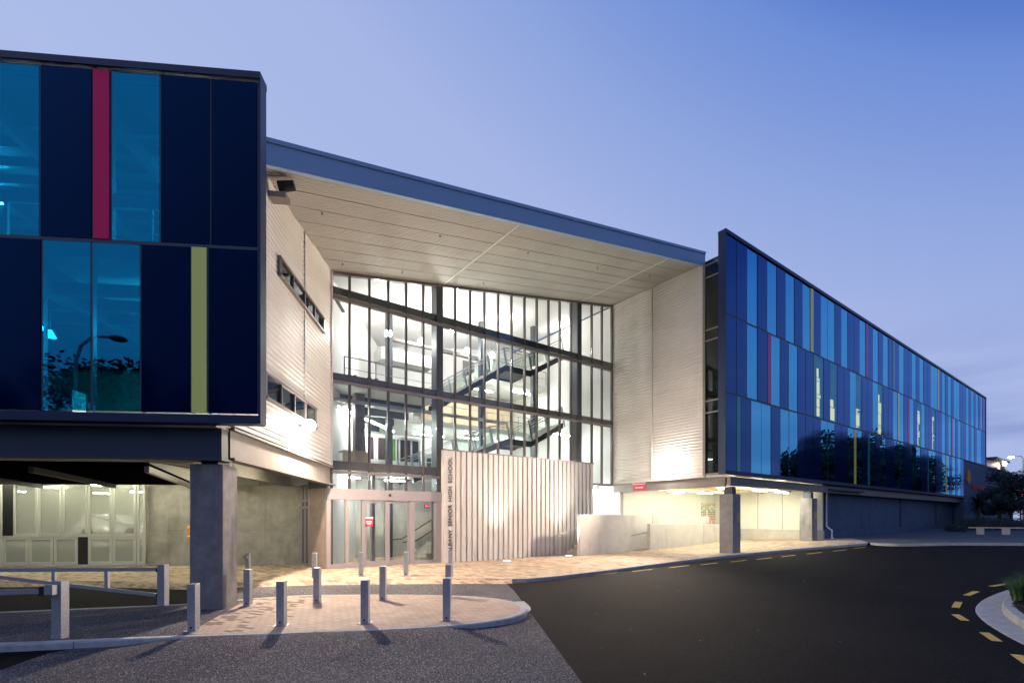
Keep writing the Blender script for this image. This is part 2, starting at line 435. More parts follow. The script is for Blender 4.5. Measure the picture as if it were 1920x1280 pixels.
BIG = 900
tag(MB().add([(-BIG, -BIG, -1.2), (BIG, -BIG, -1.2), (BIG, BIG, -1.2), (-BIG, BIG, -1.2)], [(0, 1, 2, 3)]).build('terrain', M['earth']), kind='structure')
sheet('ground', [(-120, -90), (160, -90), (160, 190), (-120, 190)], M['earth'], lambda x, y: g(x) - .25)
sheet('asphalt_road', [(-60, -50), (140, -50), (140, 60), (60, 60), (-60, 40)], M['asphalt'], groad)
kerb_px = [(1003, 1084), (1080, 1075.5), (1215, 1058.5), (1350, 1041.8), (1451, 1031.8), (1540, 1024.6), (1610, 1019.2), (1634, 1016.8)]
kl = P(kerb_px)
ent = P([(366, 1094), (470, 1090.5), (600, 1086.5), (800, 1084.5), (930, 1084.3)])
# corner back to the wing, then the far verge
k_end = [FR(13.2, -.6)[:2], FR(13.0, 1.0)[:2]]
line_main = smooth(ent + kl + [k_end[0]], 2)
foot = [gp(-500, 1096), gp(165, 1088.5)] + line_main + [k_end[1], FR(13, 40)[:2], FL(-40, 40)[:2]]
sheet('footpath', foot, M['pave'], g)
# dropped ramp in front of the entrance and full kerb along the road
rampline = [gp(-500, 1096), gp(165, 1088.5)] + ent + [gp(960, 1084.2)]
ro = offset(rampline, -.45)
mb = MB(); vs = []
for a, b in zip(rampline, ro): vs += [Vector((a[0], a[1], g(a[0]) - .004)), Vector((b[0], b[1], groad(b[0]) + .006))]
mb.add(vs, [(2 * i, 2 * i + 1, 2 * i + 3, 2 * i + 2) for i in range(len(rampline) - 1)])
tag(mb.build('kerb_ramp', M['pave']), kind='structure')
kline = [p for p in smooth([gp(945, 1084.3)] + kl + [k_end[0], k_end[1]], 2)]
kerbstrip('road_kerb', kline, .16, lambda x: g(x) + .006, lambda x: groad(x) - .05)
# chip-sealed forecourt
chip = [(360, 1133), (450, 1101), (600, 1093.5), (800, 1091), (945, 1090), (962, 1105), (985, 1135), (1020, 1183), (1090, 1278), (1330, 1600), (-300, 1600), (-300, 1372), (0, 1256.5), (91, 1224), (150, 1214), (260, 1195), (300, 1150)]
FRONT = P([(-100, 1213), (100, 1204), (350, 1193.5), (520, 1188), (700, 1181.5), (830, 1175), (915, 1166)])
def zfore(x, y):
    z = groad(x); yf = FRONT[0][1]
    for (xa, ya), (xb, yb) in zip(FRONT, FRONT[1:]):
        if xa <= x <= xb: yf = ya + (yb - ya) * (x - xa) / (xb - xa)
    w = min(max((x + 7.0) / 1.6, 0), 1) * min(max((-.55 - x) / .8, 0), 1); w = w * w * (3 - 2 * w)
    d = min(max(1 - (yf - y) / 2.2, 0), 1); d = d * d * (3 - 2 * d)
    if y > yf + 1.0: d = 0
    return z + (DR - .012) * w * d
sheet('forecourt', P(chip, -DR), M['chip'], zfore, dz=.005, fine=(-7.2, -.6, 6.0, 10.6, .2))
mb = MB(); ja, jb = Vector(gp(592, 1196, -DR)), Vector(gp(470, 1300, -DR)); jn = (jb - ja).normalized(); jn = Vector((-jn.y, jn.x)) * .007
vs = []
for i in range(13):
    p = ja.lerp(jb, i / 12)
    for q_ in (p - jn, p + jn): vs.append(Vector((q_.x, q_.y, zfore(q_.x, q_.y) + .012)))
mb.add(vs, [(2 * i, 2 * i + 1, 2 * i + 3, 2 * i + 2) for i in range(12)])
tag(mb.build('forecourt_joint', M['rubber']), kind='structure')
# paved island with its kerb
isl_front = [(-420, 1226), (-100, 1213), (100, 1204), (350, 1193.5), (520, 1188), (700, 1181.5), (830, 1175), (915, 1166), (968, 1156), (992, 1144), (982, 1131), (935, 1120.5), (850, 1114.5), (700, 1113.5), (560, 1114.5), (470, 1121), (360, 1131), (200, 1137.5), (0, 1146), (-420, 1164)]
isl = smooth(P(isl_front), 2)
inner = kerbstrip('island_kerb', isl, .17, lambda x: g(x) + .004, lambda x: groad(x) - .05)
sheet('island_gravel_top', inner, M['chip'], g, dz=-.004)
ipv = smooth(P([(348, 1189.5), (520, 1184.5), (700, 1178.2), (830, 1171.5), (912, 1163), (960, 1153.5), (978, 1144), (970, 1132.5), (930, 1123), (850, 1117), (700, 1116), (560, 1117), (478, 1122.5), (448, 1133)]), 2)
# keep inside the kerb
sheet('island_paving', ipv, M['pave2'], g, dz=.008)
# gutter at the island tip
tip = smooth(P([(905, 1170), (962, 1161), (990, 1150), (1000, 1140), (985, 1127)], -DR), 2)
kerbstrip('island_gutter', tip, -.3 if False else .3, lambda x: groad(x) + .012, lambda x: groad(x) - .03)
# white line across the car-park entry
wl = P([(-420, 1166), (0, 1147), (360, 1132)], -DR)
mb = MB(); vs = []
for a, b in zip(wl, offset(wl, .12)): vs += [Vector((a[0], a[1], groad(a[0]) + .009)), Vector((b[0], b[1], groad(b[0]) + .009))]
# (the line lies along the back of the island kerb)
# ------------------------------------------------------------------ road markings: yellow dashes
def dash(p, q, w, group, label):
    a = Vector(gp(*p, -DR)); b = Vector(gp(*q, -DR)); d = (b - a).normalized(); n = Vector((-d.y, d.x)) * w / 2
    vs = [Vector((c.x, c.y, groad(c.x) + .008)) for c in (a - n, b - n, b + n, a + n)]
    o = MB().add(vs, [(0, 1, 2, 3)]).build('yellow_dash', M['yline'])
    o['kind'] = 'structure'; return o
for cxp, cyp, hw in [(1049, 1083.8, 25), (1135, 1075.3, 21), (1204, 1068.8, 19), (1273, 1061.8, 19), (1330, 1056.6, 16), (1384, 1051.6, 15), (1433, 1046.8, 14), (1478, 1041.8, 13), (1527, 1036.6, 14), (1575, 1031.4, 13), (1612, 1026.4, 11)]:
    sl = -.112
    dash((cxp - hw, cyp - hw * sl), (cxp + hw, cyp + hw * sl), .10, '', '')
for p, q in [((1858, 1099), (1893, 1093.5)), ((1812, 1116), (1831, 1108.3)), ((1791.5, 1139), (1797.5, 1128)), ((1791, 1151.5), (1810, 1163.3)), ((1845, 1185.5), (1870, 1202)), ((1905, 1227), (1932, 1246))]:
    dash(p, q, .13, '', '')
mb = MB()
for _ in range(70):
    x = random.uniform(-4, 12); y = random.uniform(5.5, 15)
    if x < 1.2 - (y - 6) * .12: continue
    a = random.random() * 6.28; l = random.uniform(.008, .022); u = Vector((math.cos(a), math.sin(a), 0)) * l; v = Vector((-math.sin(a), math.cos(a), .3)) * l * .6
    c = Vector((x, y, groad(x) + .008)); mb.add([c - u, c + v, c + u, c - v * .4], [(0, 1, 2, 3)])
tag(mb.build('leaf_litter', pmat('litter', (.30, .27, .24), .8), recalc=False), 'tiny pale specks of litter scattered on the dark road', 'litter', kind='stuff')
# drain grate
dg = thing('drain_grate', 'iron drain grate set in a concrete surround at the kerb near the entrance', 'drain', (*gp(962, 1090, -DR), groad(gp(962, 1090)[0])))
a0 = Vector((*gp(962, 1090, -DR), groad(0) + .0)); a0.z = groad(a0.x)
MB().box(Frame(a0[:2], 12), -.75, .95, -.33, .28, a0.z - .02, a0.z + .012).build('surround', M['kerb'], dg)
mb = MB()
for i in range(9): mb.box(Frame(a0[:2], 12), -.55 + i * .09, -.50 + i * .09, -.24, .16, a0.z + .014, a0.z + .022)
mb.box(Frame(a0[:2], 12), -.60, .30, -.28, -.25, a0.z + .014, a0.z + .022); mb.box(Frame(a0[:2], 12), -.60, .30, .17, .20, a0.z + .014, a0.z + .022)
mb.build('grate', M['rubber'], dg)

# ------------------------------------------------------------------ traffic island right
gut = smooth([gp(2150, 1069, -DR), gp(1990, 1084, -DR)] + P([(1896, 1102), (1866, 1111), (1837, 1124), (1821, 1142), (1837, 1163), (1875, 1187.5), (1930, 1216)], -DR) + [gp(2150, 1310, -DR)], 2)
gi = kerbstrip('planter_gutter', list(reversed(gut)), -.42, lambda x: groad(x) + .014, lambda x: groad(x) - .03)
gi = list(reversed(gi))
ki = kerbstrip('planter_kerb', list(reversed(gi)), -.17, lambda x: g(x) + .03, lambda x: groad(x) - .02)
ki = list(reversed(ki))
sheet('planter_mulch', ki, M['mulch'], g, dz=.015)['kind'] = 'structure'
# loose mulch bark chips
mb = MB(); xs = [p for p in ki]
def inpoly(x, y, poly):
    c = False; j = len(poly) - 1
    for i in range(len(poly)):
        if (poly[i][1] > y) != (poly[j][1] > y) and x < (poly[j][0] - poly[i][0]) * (y - poly[i][1]) / (poly[j][1] - poly[i][1]) + poly[i][0]: c = not c
        j = i
    return c
x0, x1 = min(p[0] for p in ki), max(p[0] for p in ki); y0, y1 = min(p[1] for p in ki), max(p[1] for p in ki)
cnt = 0
while cnt < 2600:
    x = x0 + (min(x1, x0 + 3.5) - x0) * random.random(); y = y0 + (y1 - y0) * random.random()
    if not inpoly(x, y, ki): 
        cnt += .2; continue
    cnt += 1
    c = Vector((x, y, g(x) + .02 + random.random() * .03)); a = random.random() * 6.28; l = .03 + .05 * random.random()
    u = Vector((math.cos(a), math.sin(a), random.uniform(-.3, .3))) * l; v = Vector((-math.sin(a), math.cos(a), random.uniform(-.3, .3))) * l * .4
    mb.add([c - u - v, c + u - v, c + u + v, c - u + v], [(0, 1, 2, 3)])
tag(mb.build('mulch_chips', M['mulch'], recalc=False), 'dark bark mulch covering the planted traffic island', 'mulch', kind='stuff')

def grass_tuft(name, c, h, n, label, group=None, spread=.55):
    mb = MB()
    for i in range(n):
        a = random.random() * 6.28; r = random.random() * .12; L = h * random.uniform(.7, 1.15); out = spread * random.uniform(.3, 1.1)
        b = Vector((c[0] + math.cos(a) * r, c[1] + math.sin(a) * r, c[2])); pr = None
        for k in range(5):
            f = k / 4; w = .012 * (1 - f * .9)
            p = b + Vector((math.cos(a) * out * L * f * f, math.sin(a) * out * L * f * f, L * (f - .35 * f * f * out)))
            t = Vector((-math.sin(a), math.cos(a), 0)) * w
            if pr: mb.add([pr[0], pr[1], p + t, p - t], [(0, 1, 2, 3)])
            pr = (p - t, p + t)
    o = mb.build(name, M['leafg'], loc=c, recalc=False)
    return tag(o, label, 'plant', group)
for i, (px, py, h) in enumerate([(1912, 1128, .55), (1935, 1122, .6), (1905, 1118, .45), (1950, 1110, .6)]):
    x, y = gp(px, py)
    grass_tuft('grass_tuft', (x, y, g(x)), h, 150, ['green strappy grass tuft at the kerb of the mulched island', 'taller green grass tuft behind the one at the island kerb', 'low green grass tuft at the far kerb of the mulched island', 'green grass tuft farthest along the mulched island'][i])

# ------------------------------------------------------------------ RIGHT WING
zR = [3.93, 7.60, 11.28, 15.02]
rw = thing('school_wing', 'long three-storey wing clad in blue glass and navy panels on the right', 'building', FR(1.5, .5, 0))
top = [('P', 1380.5), ('P', 1400.9), ('G', 1419.7), ('P', 1438.4), ('G', 1456), ('P', 1473), ('G', 1489.3), ('P', 1504.9), ('G', 1519.5), ('Y', 1525.5), ('P', 1539.3), ('G', 1552.2), ('G', 1565.2), ('P', 1577.6), ('G', 1589.3), ('P', 1601.5), ('P', 1612), ('G', 1623), ('R', 1627.5), ('P', 1637), ('G', 1646.6), ('P', 1655.9), ('G', 1665.3), ('P', 1673.9), ('E', 1678.1), ('P', 1685.9), ('G', 1694.7), ('P', 1702.2), ('P', 1710.2), ('G', 1717.3), ('P', 1724.4), ('G', 1731.3), ('P', 1738.4), ('P', 1745.5), ('G', 1751.7), ('G', 1758), ('Y', 1761), ('P', 1766.9), ('G', 1772.3), ('P', 1777.8), ('G', 1783.3), ('P', 1788.8), ('G', 1794.7), ('G', 1799.7), ('P', 1805.6), ('E', 1807), ('P', 1811.9), ('G', 1816.4), ('P', 1821.3), ('G', 1825.5), ('P', 1829.8), ('G', 1834.4), ('P', 1838.8), ('G', 1842.3), ('R', 1844.5), ('P', 1848.3)]
mid = [('P', 1380.5), ('P', 1400.9), ('G', 1419.7), ('P', 1438.9), ('R', 1445.9), ('G', 1462.5), ('P', 1479.4), ('G', 1495.2), ('P', 1510.4), ('P', 1525), ('E', 1531), ('L', 1544.1), ('P', 1557), ('l', 1569.9), ('P', 1582.3), ('P', 1594.3), ('G', 1605.5), ('l', 1616.1), ('P', 1626.1), ('P', 1636.7), ('G', 1646.9), ('L', 1655.9), ('P', 1665.3), ('P', 1674.7), ('G', 1682.8), ('Y', 1686.4), ('G', 1694.7), ('P', 1702), ('R', 1705.9), ('G', 1713.3), ('P', 1720.3), ('L', 1727.8), ('G', 1734.5), ('P', 1741.4), ('P', 1748.1), ('L', 1754.4), ('P', 1760.6), ('P', 1766.6), ('G', 1772.3), ('P', 1778.6), ('G', 1783.6), ('R', 1786.9), ('G', 1791.6), ('P', 1796.9), ('G', 1801.7), ('P', 1806.9), ('P', 1811.9), ('G', 1816.4), ('P', 1821.6), ('G', 1827), ('P', 1831.7), ('G', 1835.9), ('G', 1840), ('P', 1844.5), ('P', 1848.3)]
bot = [('P', 1380.8), ('E', 1388.7), ('P', 1408.6), ('G', 1427.7), ('G', 1445.6), ('P', 1463.5), ('G', 1479.7), ('G', 1495.6), ('P', 1510.5), ('P', 1524.7), ('P', 1539.5), ('G', 1552.5), ('G', 1565.3), ('P', 1577.5), ('P', 1589.8), ('G', 1601.8), ('Y', 1605.5), ('G', 1616.4), ('P', 1627.2), ('E', 1630.9), ('G', 1640.8), ('P', 1650.8), ('G', 1660.3), ('P', 1669.7), ('P', 1677.8), ('G', 1686.4), ('G', 1694.7), ('P', 1702), ('P', 1710.2), ('G', 1718.4), ('G', 1725.7), ('P', 1732.3), ('P', 1739.5), ('E', 1741.4), ('G', 1748.1), ('G', 1754.7), ('P', 1760.3), ('P', 1766.9), ('G', 1773.4), ('Y', 1775.8), ('G', 1780.6), ('P', 1785.6), ('G', 1791.4), ('P', 1796.1), ('G', 1801.3), ('P', 1806.8)]
pan = MB(); gap = .022
wn = 0
for row, seq in ((2, top), (1, mid), (0, bot)):
    z0, z1 = zR[row] + .05, zR[row + 1] - .05
    s0 = 0.0
    for k, px in seq:
        s1 = on_plane(FR, px, b=0.0)[0]
        a, b = s0 + gap, s1 - gap
        if k == 'P': pan.box(FR, a, b, .0, .05, z0, z1)
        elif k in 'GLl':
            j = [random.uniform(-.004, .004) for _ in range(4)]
            o = MB().hexa([FR(a, .012 + j[0], z0), FR(b, .012 + j[1], z0), FR(b, .03 + j[1], z0), FR(a, .03 + j[0], z0)], [FR(a, .012 + j[2], z1), FR(b, .012 + j[1] + j[2] - j[0], z1), FR(b, .03 + j[1] + j[2] - j[0], z1), FR(a, .03 + j[2], z1)]).build('window', M['glass_r' if k == 'G' else 'glass_glow'], rw)
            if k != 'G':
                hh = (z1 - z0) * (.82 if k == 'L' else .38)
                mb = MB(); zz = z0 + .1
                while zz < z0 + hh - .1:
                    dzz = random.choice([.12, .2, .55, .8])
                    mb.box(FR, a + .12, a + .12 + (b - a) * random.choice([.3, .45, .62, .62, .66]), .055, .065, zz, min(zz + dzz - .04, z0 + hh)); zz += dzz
                mb.build('painted_glow', M['paintglow'], o)  # self-glowing bars standing in for bright window patches, not blinds
        else:
            MB().box(FR, a, b, -.012, .05, z0, z1).build({'Y': 'yellow_strip', 'R': 'red_strip', 'E': 'green_strip'}[k], M[{'Y': 'yellow_r', 'R': 'red_r', 'E': 'green_r'}[k]], rw)
        s0 = s1
pan.build('cladding_panels', M['navy'], rw)
SE = on_plane(FR, 1848.3, b=0)[0]; SB = on_plane(FR, 1806.8, b=0)[0]
fr = MB()                                  # dark framing grid the panels sit in
fr.box(FR, 0, SE, .05, .10, 3.80, 3.96) if False else None
for row, seq in ((2, top), (1, mid), (0, bot)):
    s0 = 0
    for k, px in seq:
        s1 = on_plane(FR, px, b=0.0)[0]
        fr.box(FR, s1 - .021, s1 + .021, .02, .14, zR[row] + .051, zR[row + 1] - .051)
for z in zR[1:3]: fr.box(FR, .0, SE if z > 7 else SB, .01, .14, z - .048, z + .048)
fr.build('facade_frame', M['steelblue'], rw)
tr = MB()
tr.box(FR, -.05, SE + .05, -.06, .34, 15.03, 15.20)         # parapet cap
tr.box(FR, -.05, .0, -.04, .33, 3.80, 15.028)                # end fin
tr.box(FR, .0, SB, -.04, .33, 3.79, 3.975)                   # bottom trim
tr.box(FR, SE, SE + .05, -.04, .33, 7.55, 15.028)
tr.build('edge_trim', M['navytrim'], rw)
# body of the wing behind the screen: floors, back wall, roof, end wall
bd = MB()
for z in (7.35, 11.05): bd.box(FR, 1.7, SE - .1, .36, 8.0, z, z + .3)
bd.build('floor_slabs', M['ceil'], rw)
MB().box(FR, 1.7, SE - .1, 8.0, 8.2, 4.0, 14.9).build('inner_wall', M['palepanel'], rw)
MB().box(FR, 1.54, SE - .05, .36, 20.0, 14.93, 15.0).build('roof', M['navytrim'], rw)
MB().box(FR, .8, SB, .2, .355, 3.3, 3.72).build('edge_beam', M['beamgrey'], rw)
MB().box(FR, SE - .1, SE - .02, .36, 20, 7.5, 14.92).build('end_wall', M['navytrim'], rw)
sl_ = MB().box(FR, 1.52, SB, .36, 12.0, 3.78, 3.98)
sl_.build('soffit_slab', M['ceil'], rw)
# dark glazed end strip between the screen and the corrugated wall
tw0, tw1 = .36, 1.95
MB().box(FR, 1.50, 1.53, tw0, tw1, 3.95, 14.9).build('end_glazing', M['glass_dark'], rw)
mb = MB()
for z in (4.0, 7.15, 7.75, 10.85, 11.4, 14.1, 14.75): mb.box(FR, 1.47, 1.56, tw0, tw1, z - .035, z + .035)
mb.box(FR, 1.45, 1.57, tw1, tw1 + .14, 3.85, 14.95)
mb.build('end_frame', M['alu'], rw)
MB().box(FR, 1.56, 2.2, tw0, 8.3, 3.99, 14.9).build('end_backing', M['black'], rw)
# horizontally corrugated cladding: real profile
def corrugated(F, fixed, a0, a1, z0, ztop, out, along='b', pitch=.16, amp=.024):
    """sheet on plane a=fixed (or b=fixed), corrugated up its height; ztop(a)->z of slanted top"""
    mb = MB(); prof = []
    zmax = max(ztop(a0), ztop(a1)); z = z0
    while z < zmax:
        prof += [(z, 0), (z + pitch * .3, 0), (z + pitch * .5, amp), (z + pitch * .8, amp)]; z += pitch
    prof = [(min(zz, zmax), d) for zz, d in prof] + [(zmax, 0)]
    n = 10; vs = []; fs = []
    for i in range(n + 1):
        a = a0 + (a1 - a0) * i / n; zt = ztop(a)
        for zz, d in prof:
            z_ = min(zz, zt); q = fixed + out * d
            vs.append(F(q, a, z_) if along == 'b' else F(a, q, z_))
    m = len(prof)
    for i in range(n):
        for k in range(m - 1):
            fs.append((i * m + k, i * m + k + 1, (i + 1) * m + k + 1, (i + 1) * m + k))
    mb.add(vs, fs); return mb
def soff(s, t): return 14.97 + .1765 * (s - 1.52) + .0147 * (t - 8.25)
TG = 8.25
SG0 = -15.59
cw = corrugated(FR, 1.50, 2.09, TG + .1, 3.90, lambda t: soff(1.5, t) + .03, -1)
cw.build('corrugated_wall', M['clad'], rw, recalc=False)
mb = MB()
ts = on_plane(FR, 1223, a=1.5)[1]
mb.box(FR, 1.425, 1.50, ts - .03, ts + .03, 3.88, soff(1.5, ts))
mb.box(FR, 1.42, 1.56, 1.95, TG + .1, 3.84, 3.90)
mb.build('cladding_flashing', M['clad'], rw)
# structure below: beam under the corrugated wall, columns, ceiling beams
MB().box(FR, 1.52, 1.72, .9, TG, 3.33, 3.83).build('side_beam', M['beamgrey'], rw)
def column(parent, F, a, b, w, zb, zc, zt, stub, mat='concretedark'):
    c = MB().box(F, a, a + w, b, b + w, zb, zc).build('column', M[mat], parent, bevel=.02)
    MB().box(F, a + .18, a + w - .18, b + .15, b + w - .15, zc + .004, zt).build('steel_stub', stub, c)
    return c
col1 = column(rw, FR, 1.55, .5, .72, -.2, 2.93, 3.3, M['steelblue'])
col2 = column(rw, FR, 10.42, .5, .72, .1, 2.95, 3.3, M['steelblue'])
for s, zc in ((1.55, 1.55), (10.42, 1.7)):
    c = col1 if s < 5 else col2
    MB().box(FR, s + .38, s + .62, .488, .498, zc, zc + .42).build('notice', pmat('notice_yellow', (.45, .42, .08), .5), c)
for t in (2.2, 4.0, 5.8):
    MB().box(FR, 1.8, 11.6, t, t + .16, 3.40, 3.78).build('ceiling_beam', M['ply'], rw)
# lit undercroft walls
uw = MB().box(FR, 1.7, 11.75, 7.6, 7.8, -.4, 3.78)
uw.build('undercroft_back_wall', M['palepanel'], rw)
MB().box(FR, 11.7, 11.85, .45, 7.6, 1.0, 3.78).build('undercroft_side_panels', M['palepanel'], rw)
MB().box(FR, 11.66, 11.9, .4, 7.6, .2, .995).build('plinth', M['concretelight'], rw)
mb = MB()
for i in range(4): mb.box(FR, 11.685, 11.70, 1.2 + i * 1.6, 1.22 + i * 1.6, 1.02, 3.7)
mb.box(FR, 11.68, 11.70, 1.0, 1.5, 3.0, 3.5)
mb.build('panel_joints', M['steel'], rw)
# back partition with coloured display
dsp = thing('wall_display', 'coloured mosaic display on the lit wall under the right wing', 'display', FR(6.5, 7.5, .8))
def mosaic():
    m, nt, out = newmat('mosaic_tiles')
    p = node(nt, 'ShaderNodeBsdfPrincipled'); p.inputs['Roughness'].default_value = .4
    tc = node(nt, 'ShaderNodeTexCoord'); sp_ = node(nt, 'ShaderNodeSeparateXYZ'); nt.links.new(tc.outputs['Object'], sp_.inputs[0])
    cb_ = node(nt, 'ShaderNodeCombineXYZ'); nt.links.new(sp_.outputs['X'], cb_.inputs['X']); nt.links.new(sp_.outputs['Z'], cb_.inputs['Y'])
    k = node(nt, 'ShaderNodeTexBrick'); k.offset = 0; k.inputs['Scale'].default_value = 1; k.inputs['Brick Width'].default_value = .16; k.inputs['Row Height'].default_value = .13; k.inputs['Mortar Size'].default_value = .018
    k.inputs['Color1'].default_value = (0, 0, 0, 1); k.inputs['Color2'].default_value = (1, 1, 1, 1); k.inputs['Mortar'].default_value = (.5, .5, .5, 1)
    nt.links.new(cb_.outputs[0], k.inputs['Vector'])
    zr = node(nt, 'ShaderNodeValToRGB'); zr.color_ramp.interpolation = 'CONSTANT'; e = zr.color_ramp.elements
    e[0].color = (.10, .16, .05, 1); e[1].position = .99; e[1].color = (.22, .24, .07, 1)
    for q_, c in ((.25, (.50, .12, .04)), (.58, (.12, .20, .05)), (.8, (.30, .30, .10))): x = e.new(q_); x.color = (*c, 1)
    mz = node(nt, 'ShaderNodeMath', operation='MULTIPLY'); mz.inputs[1].default_value = .5; nt.links.new(sp_.outputs['Z'], mz.inputs[0]); nt.links.new(mz.outputs[0], zr.inputs[0])
    gt = node(nt, 'ShaderNodeMath', operation='GREATER_THAN'); gt.inputs[1].default_value = .72; nt.links.new(k.outputs['Color'], gt.inputs[0])
    m1 = node(nt, 'ShaderNodeMix', data_type='RGBA'); nt.links.new(gt.outputs[0], m1.inputs[0]); nt.links.new(zr.outputs[0], m1.inputs[6]); m1.inputs[7].default_value = (.6, .6, .5, 1)
    m2_ = node(nt, 'ShaderNodeMix', data_type='RGBA'); nt.links.new(k.outputs['Fac'], m2_.inputs[0]); nt.links.new(m1.outputs[2], m2_.inputs[6]); m2_.inputs[7].default_value = (.62, .62, .55, 1)
    nt.links.new(m2_.outputs[2], p.inputs['Base Color']); nt.links.new(p.outputs[0], out.inputs[0]); return m
dpa = on_plane(FR, 1317, b=7.5)[0]
MB().box(FR, dpa, dpa + 3.2, 7.52, 7.58, .75, 2.75).build('tile_board', mosaic(), dsp)
MB().box(FR, dpa - .06, dpa + 3.26, 7.50, 7.58, 2.755, 2.82).build('top_frame', M['ply'], dsp)
# fluorescent tubes under the wing (positions read along the ceiling)
def tubelight(F, a, b, ang, L, z, mat, label, group, thick=.10):
    c = F(a, b, z); FF = Frame((c.x, c.y), math.degrees(F.ang) + ang)
    t = thing('tube_light', label, 'light', (c.x, c.y, z), group)
    MB().box(FF, -L / 2, L / 2, -.07, .07, z + .05, z + .11).build('housing', M['signwhite'], t)
    MB().box(FF, -L / 2 + .03, L / 2 - .03, -.05, .05, z, z + .049).build('tube', mat, t)
    return t
grp = 'tube lights under the right wing'
for a, b in [(3.0, 1.7), (3.2, 4.9), (6.2, 1.5), (6.0, 4.8), (9.2, 1.7), (9.2, 4.9)]:
    tubelight(FR, a, b, 0, 1.5, 3.27, M['tube'], 'bright fluorescent tube fixed under the right wing, lighting the covered walk', grp)

# ramp walls and stair in front of the undercroft
def z_wall(F, a0, a1, b0, b1, zt, name, mat, label, cat='wall', zb=-.6):
    o = MB().box(F, a0, a1, b0, b1, zb, zt).build(name, mat, loc=F(a0, b0, 0), bevel=.012)
    return tag(o, label, cat)
w1a = on_plane(FR, 1087, b=5.6)
FRW = FR
def wall_between(name, p0, p1, th, zt0, zt1, mat, label):
    a, b = p0, p1; d = (b - a).normalized(); n = Vector((-d.y, d.x)) * th
    pts = [a, b, b + n, a + n]
    lo = [Vector((p.x, p.y, g(p.x) - .2)) for p in pts]
    hi = [Vector((p.x, p.y, z)) for p, z in zip(pts, (zt0, zt1, zt1, zt0))]
    t = thing(name, label, 'wall', (a.x, a.y, g(a.x)))
    MB().hexa(lo, hi).build('wall_panel', mat, t, bevel=.012)
    return t, a, b, n
def ztop_at(p, py):
    x, y = gp(*p); return CAMZ + (CY - py) / FPX * y
def fpt(px, t): return Vector(FR(on_plane(FR, px, b=t)[0], t)[:2])
def zat(px, py, t): return on_plane(FR, px, py, b=t)[2]
rw1, ra, rb, rn = wall_between('ramp_wall', fpt(1087, 6.5), fpt(1330, 6.5), .2, zat(1087, 963.5, 6.5), zat(1330, 967.5, 6.5), M['concretelight'], 'long taller concrete ramp wall running from the ribbed sign wall behind the low one')
rw2, sa, sb, sn = wall_between('ramp_wall', fpt(1219, 5.5), fpt(1385, 5.5), .2, zat(1219, 981.5, 5.5), zat(1385, 982.5, 5.5), M['concretelight'], 'low concrete ramp wall in front of the taller one, by the first column')
mb = MB(); jp = sa + (sb - sa) * .56; dd = (sb - sa).normalized()
mb.box(Frame(jp, math.degrees(math.atan2(dd.y, dd.x))), 0, .02, -.004, .01, g(jp.x), zat(1300, 982.3, 5.5)); mb.build('joint', M['steel'], rw2)
jp = ra + (rb - ra) * .5; de = (rb - ra).normalized()
MB().box(Frame(jp, math.degrees(math.atan2(de.y, de.x))), 0, .025, -.004, .01, g(jp.x) - .1, zat(1208, 966, 6.5)).build('joint', M['steel'], rw1)
hr = thing('handrail', 'short steel handrail at the ramp opening between the concrete walls', 'handrail', (sa.x, sa.y, .8))
hz = zat(1219, 998, 5.5)
MB().tube([Vector((sa.x - .05, sa.y + .25, hz)), Vector((sa.x - .9, sa.y + .35, hz - .16)), Vector((sa.x - 1.0, sa.y + .36, hz - .22))], .028).build('rail', M['galv'], hr)
# stair rail and steps by the ribbed wall
st = thing('entry_steps', 'shaded concrete steps between the ribbed wall and the ramp wall', 'steps', (ra.x, ra.y, g(ra.x)))
sst = on_plane(FR, 1068, b=7.6)[0]
for i in range(5):
    MB().box(FR, sst + i * .3, sst + 2.4, 6.75, 7.9, -.5, g(ra.x) + (i + 1) * .165).build('step', M['concrete'], st)
hr2 = thing('handrail', 'sloping thin handrail over the shaded steps beside the ribbed wall', 'handrail', (ra.x - .3, ra.y, .3))
q0 = Vector((ra.x - 1.3, ra.y - .2, CAMZ + (CY - 1003) / FPX * ra.y)); q1 = Vector((ra.x - .1, ra.y + .1, CAMZ + (CY - 987) / FPX * ra.y))
MB().tube([q0 + Vector((-.1, 0, -.06)), q0, q1], .02).build('rail', M['galv'], hr2)
MB().tube([q0 + Vector((.1, 0, .05)), Vector((q0.x + .1, q0.y, -.35))], .018).build('post', M['galv'], hr2)

# concrete base wall beyond the undercroft, door, downpipe, awning
cwl = MB()
cwl.box(FR, 12.9, SB, .75, 1.0, 1.02, 3.78)
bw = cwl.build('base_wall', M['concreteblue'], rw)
pl = MB().box(FR, 11.95, SB + 1, .62, .95, .2, 1.015).build('base_plinth', M['concreteblue'], rw)
for px in (1688, 1755, 1787):
    s = on_plane(FR, px, b=.75)[0]; MB().box(FR, s - .14, s + .14, .73, .80, 1.03, 3.75).build('recess', M['black'], rw)
dr = MB().box(FR, 11.95, 12.9, 1.4, 1.5, 1.03, 3.75).build('side_door', M['concreteblue'], rw)
MB().box(FR, 12.15, 12.75, 1.37, 1.395, 1.1, 2.35).build('pane', M['black'], dr)
MB().box(FR, 12.2, 12.7, 1.37, 1.395, 2.5, 3.3).build('pane', M['black'], dr)
aw = MB().box(FR, 11.9, 17.0, -.05, 1.0, 3.45, 3.55).build('awning', M['steelblue'], rw)
dp = thing('downpipe', 'white downpipe running down the corner of the lit undercroft wall', 'downpipe', FR(11.86, .5, .4))
MB().tube([FR(12.0, .32, 3.5), FR(12.0, .32, 1.25), FR(12.05, .2, 1.1), FR(12.2, .1, 1.0), FR(12.2, .1, .55), FR(12.12, .0, .48)], .05, 10).build('pipe', M['pvc'], dp)
mb = MB()
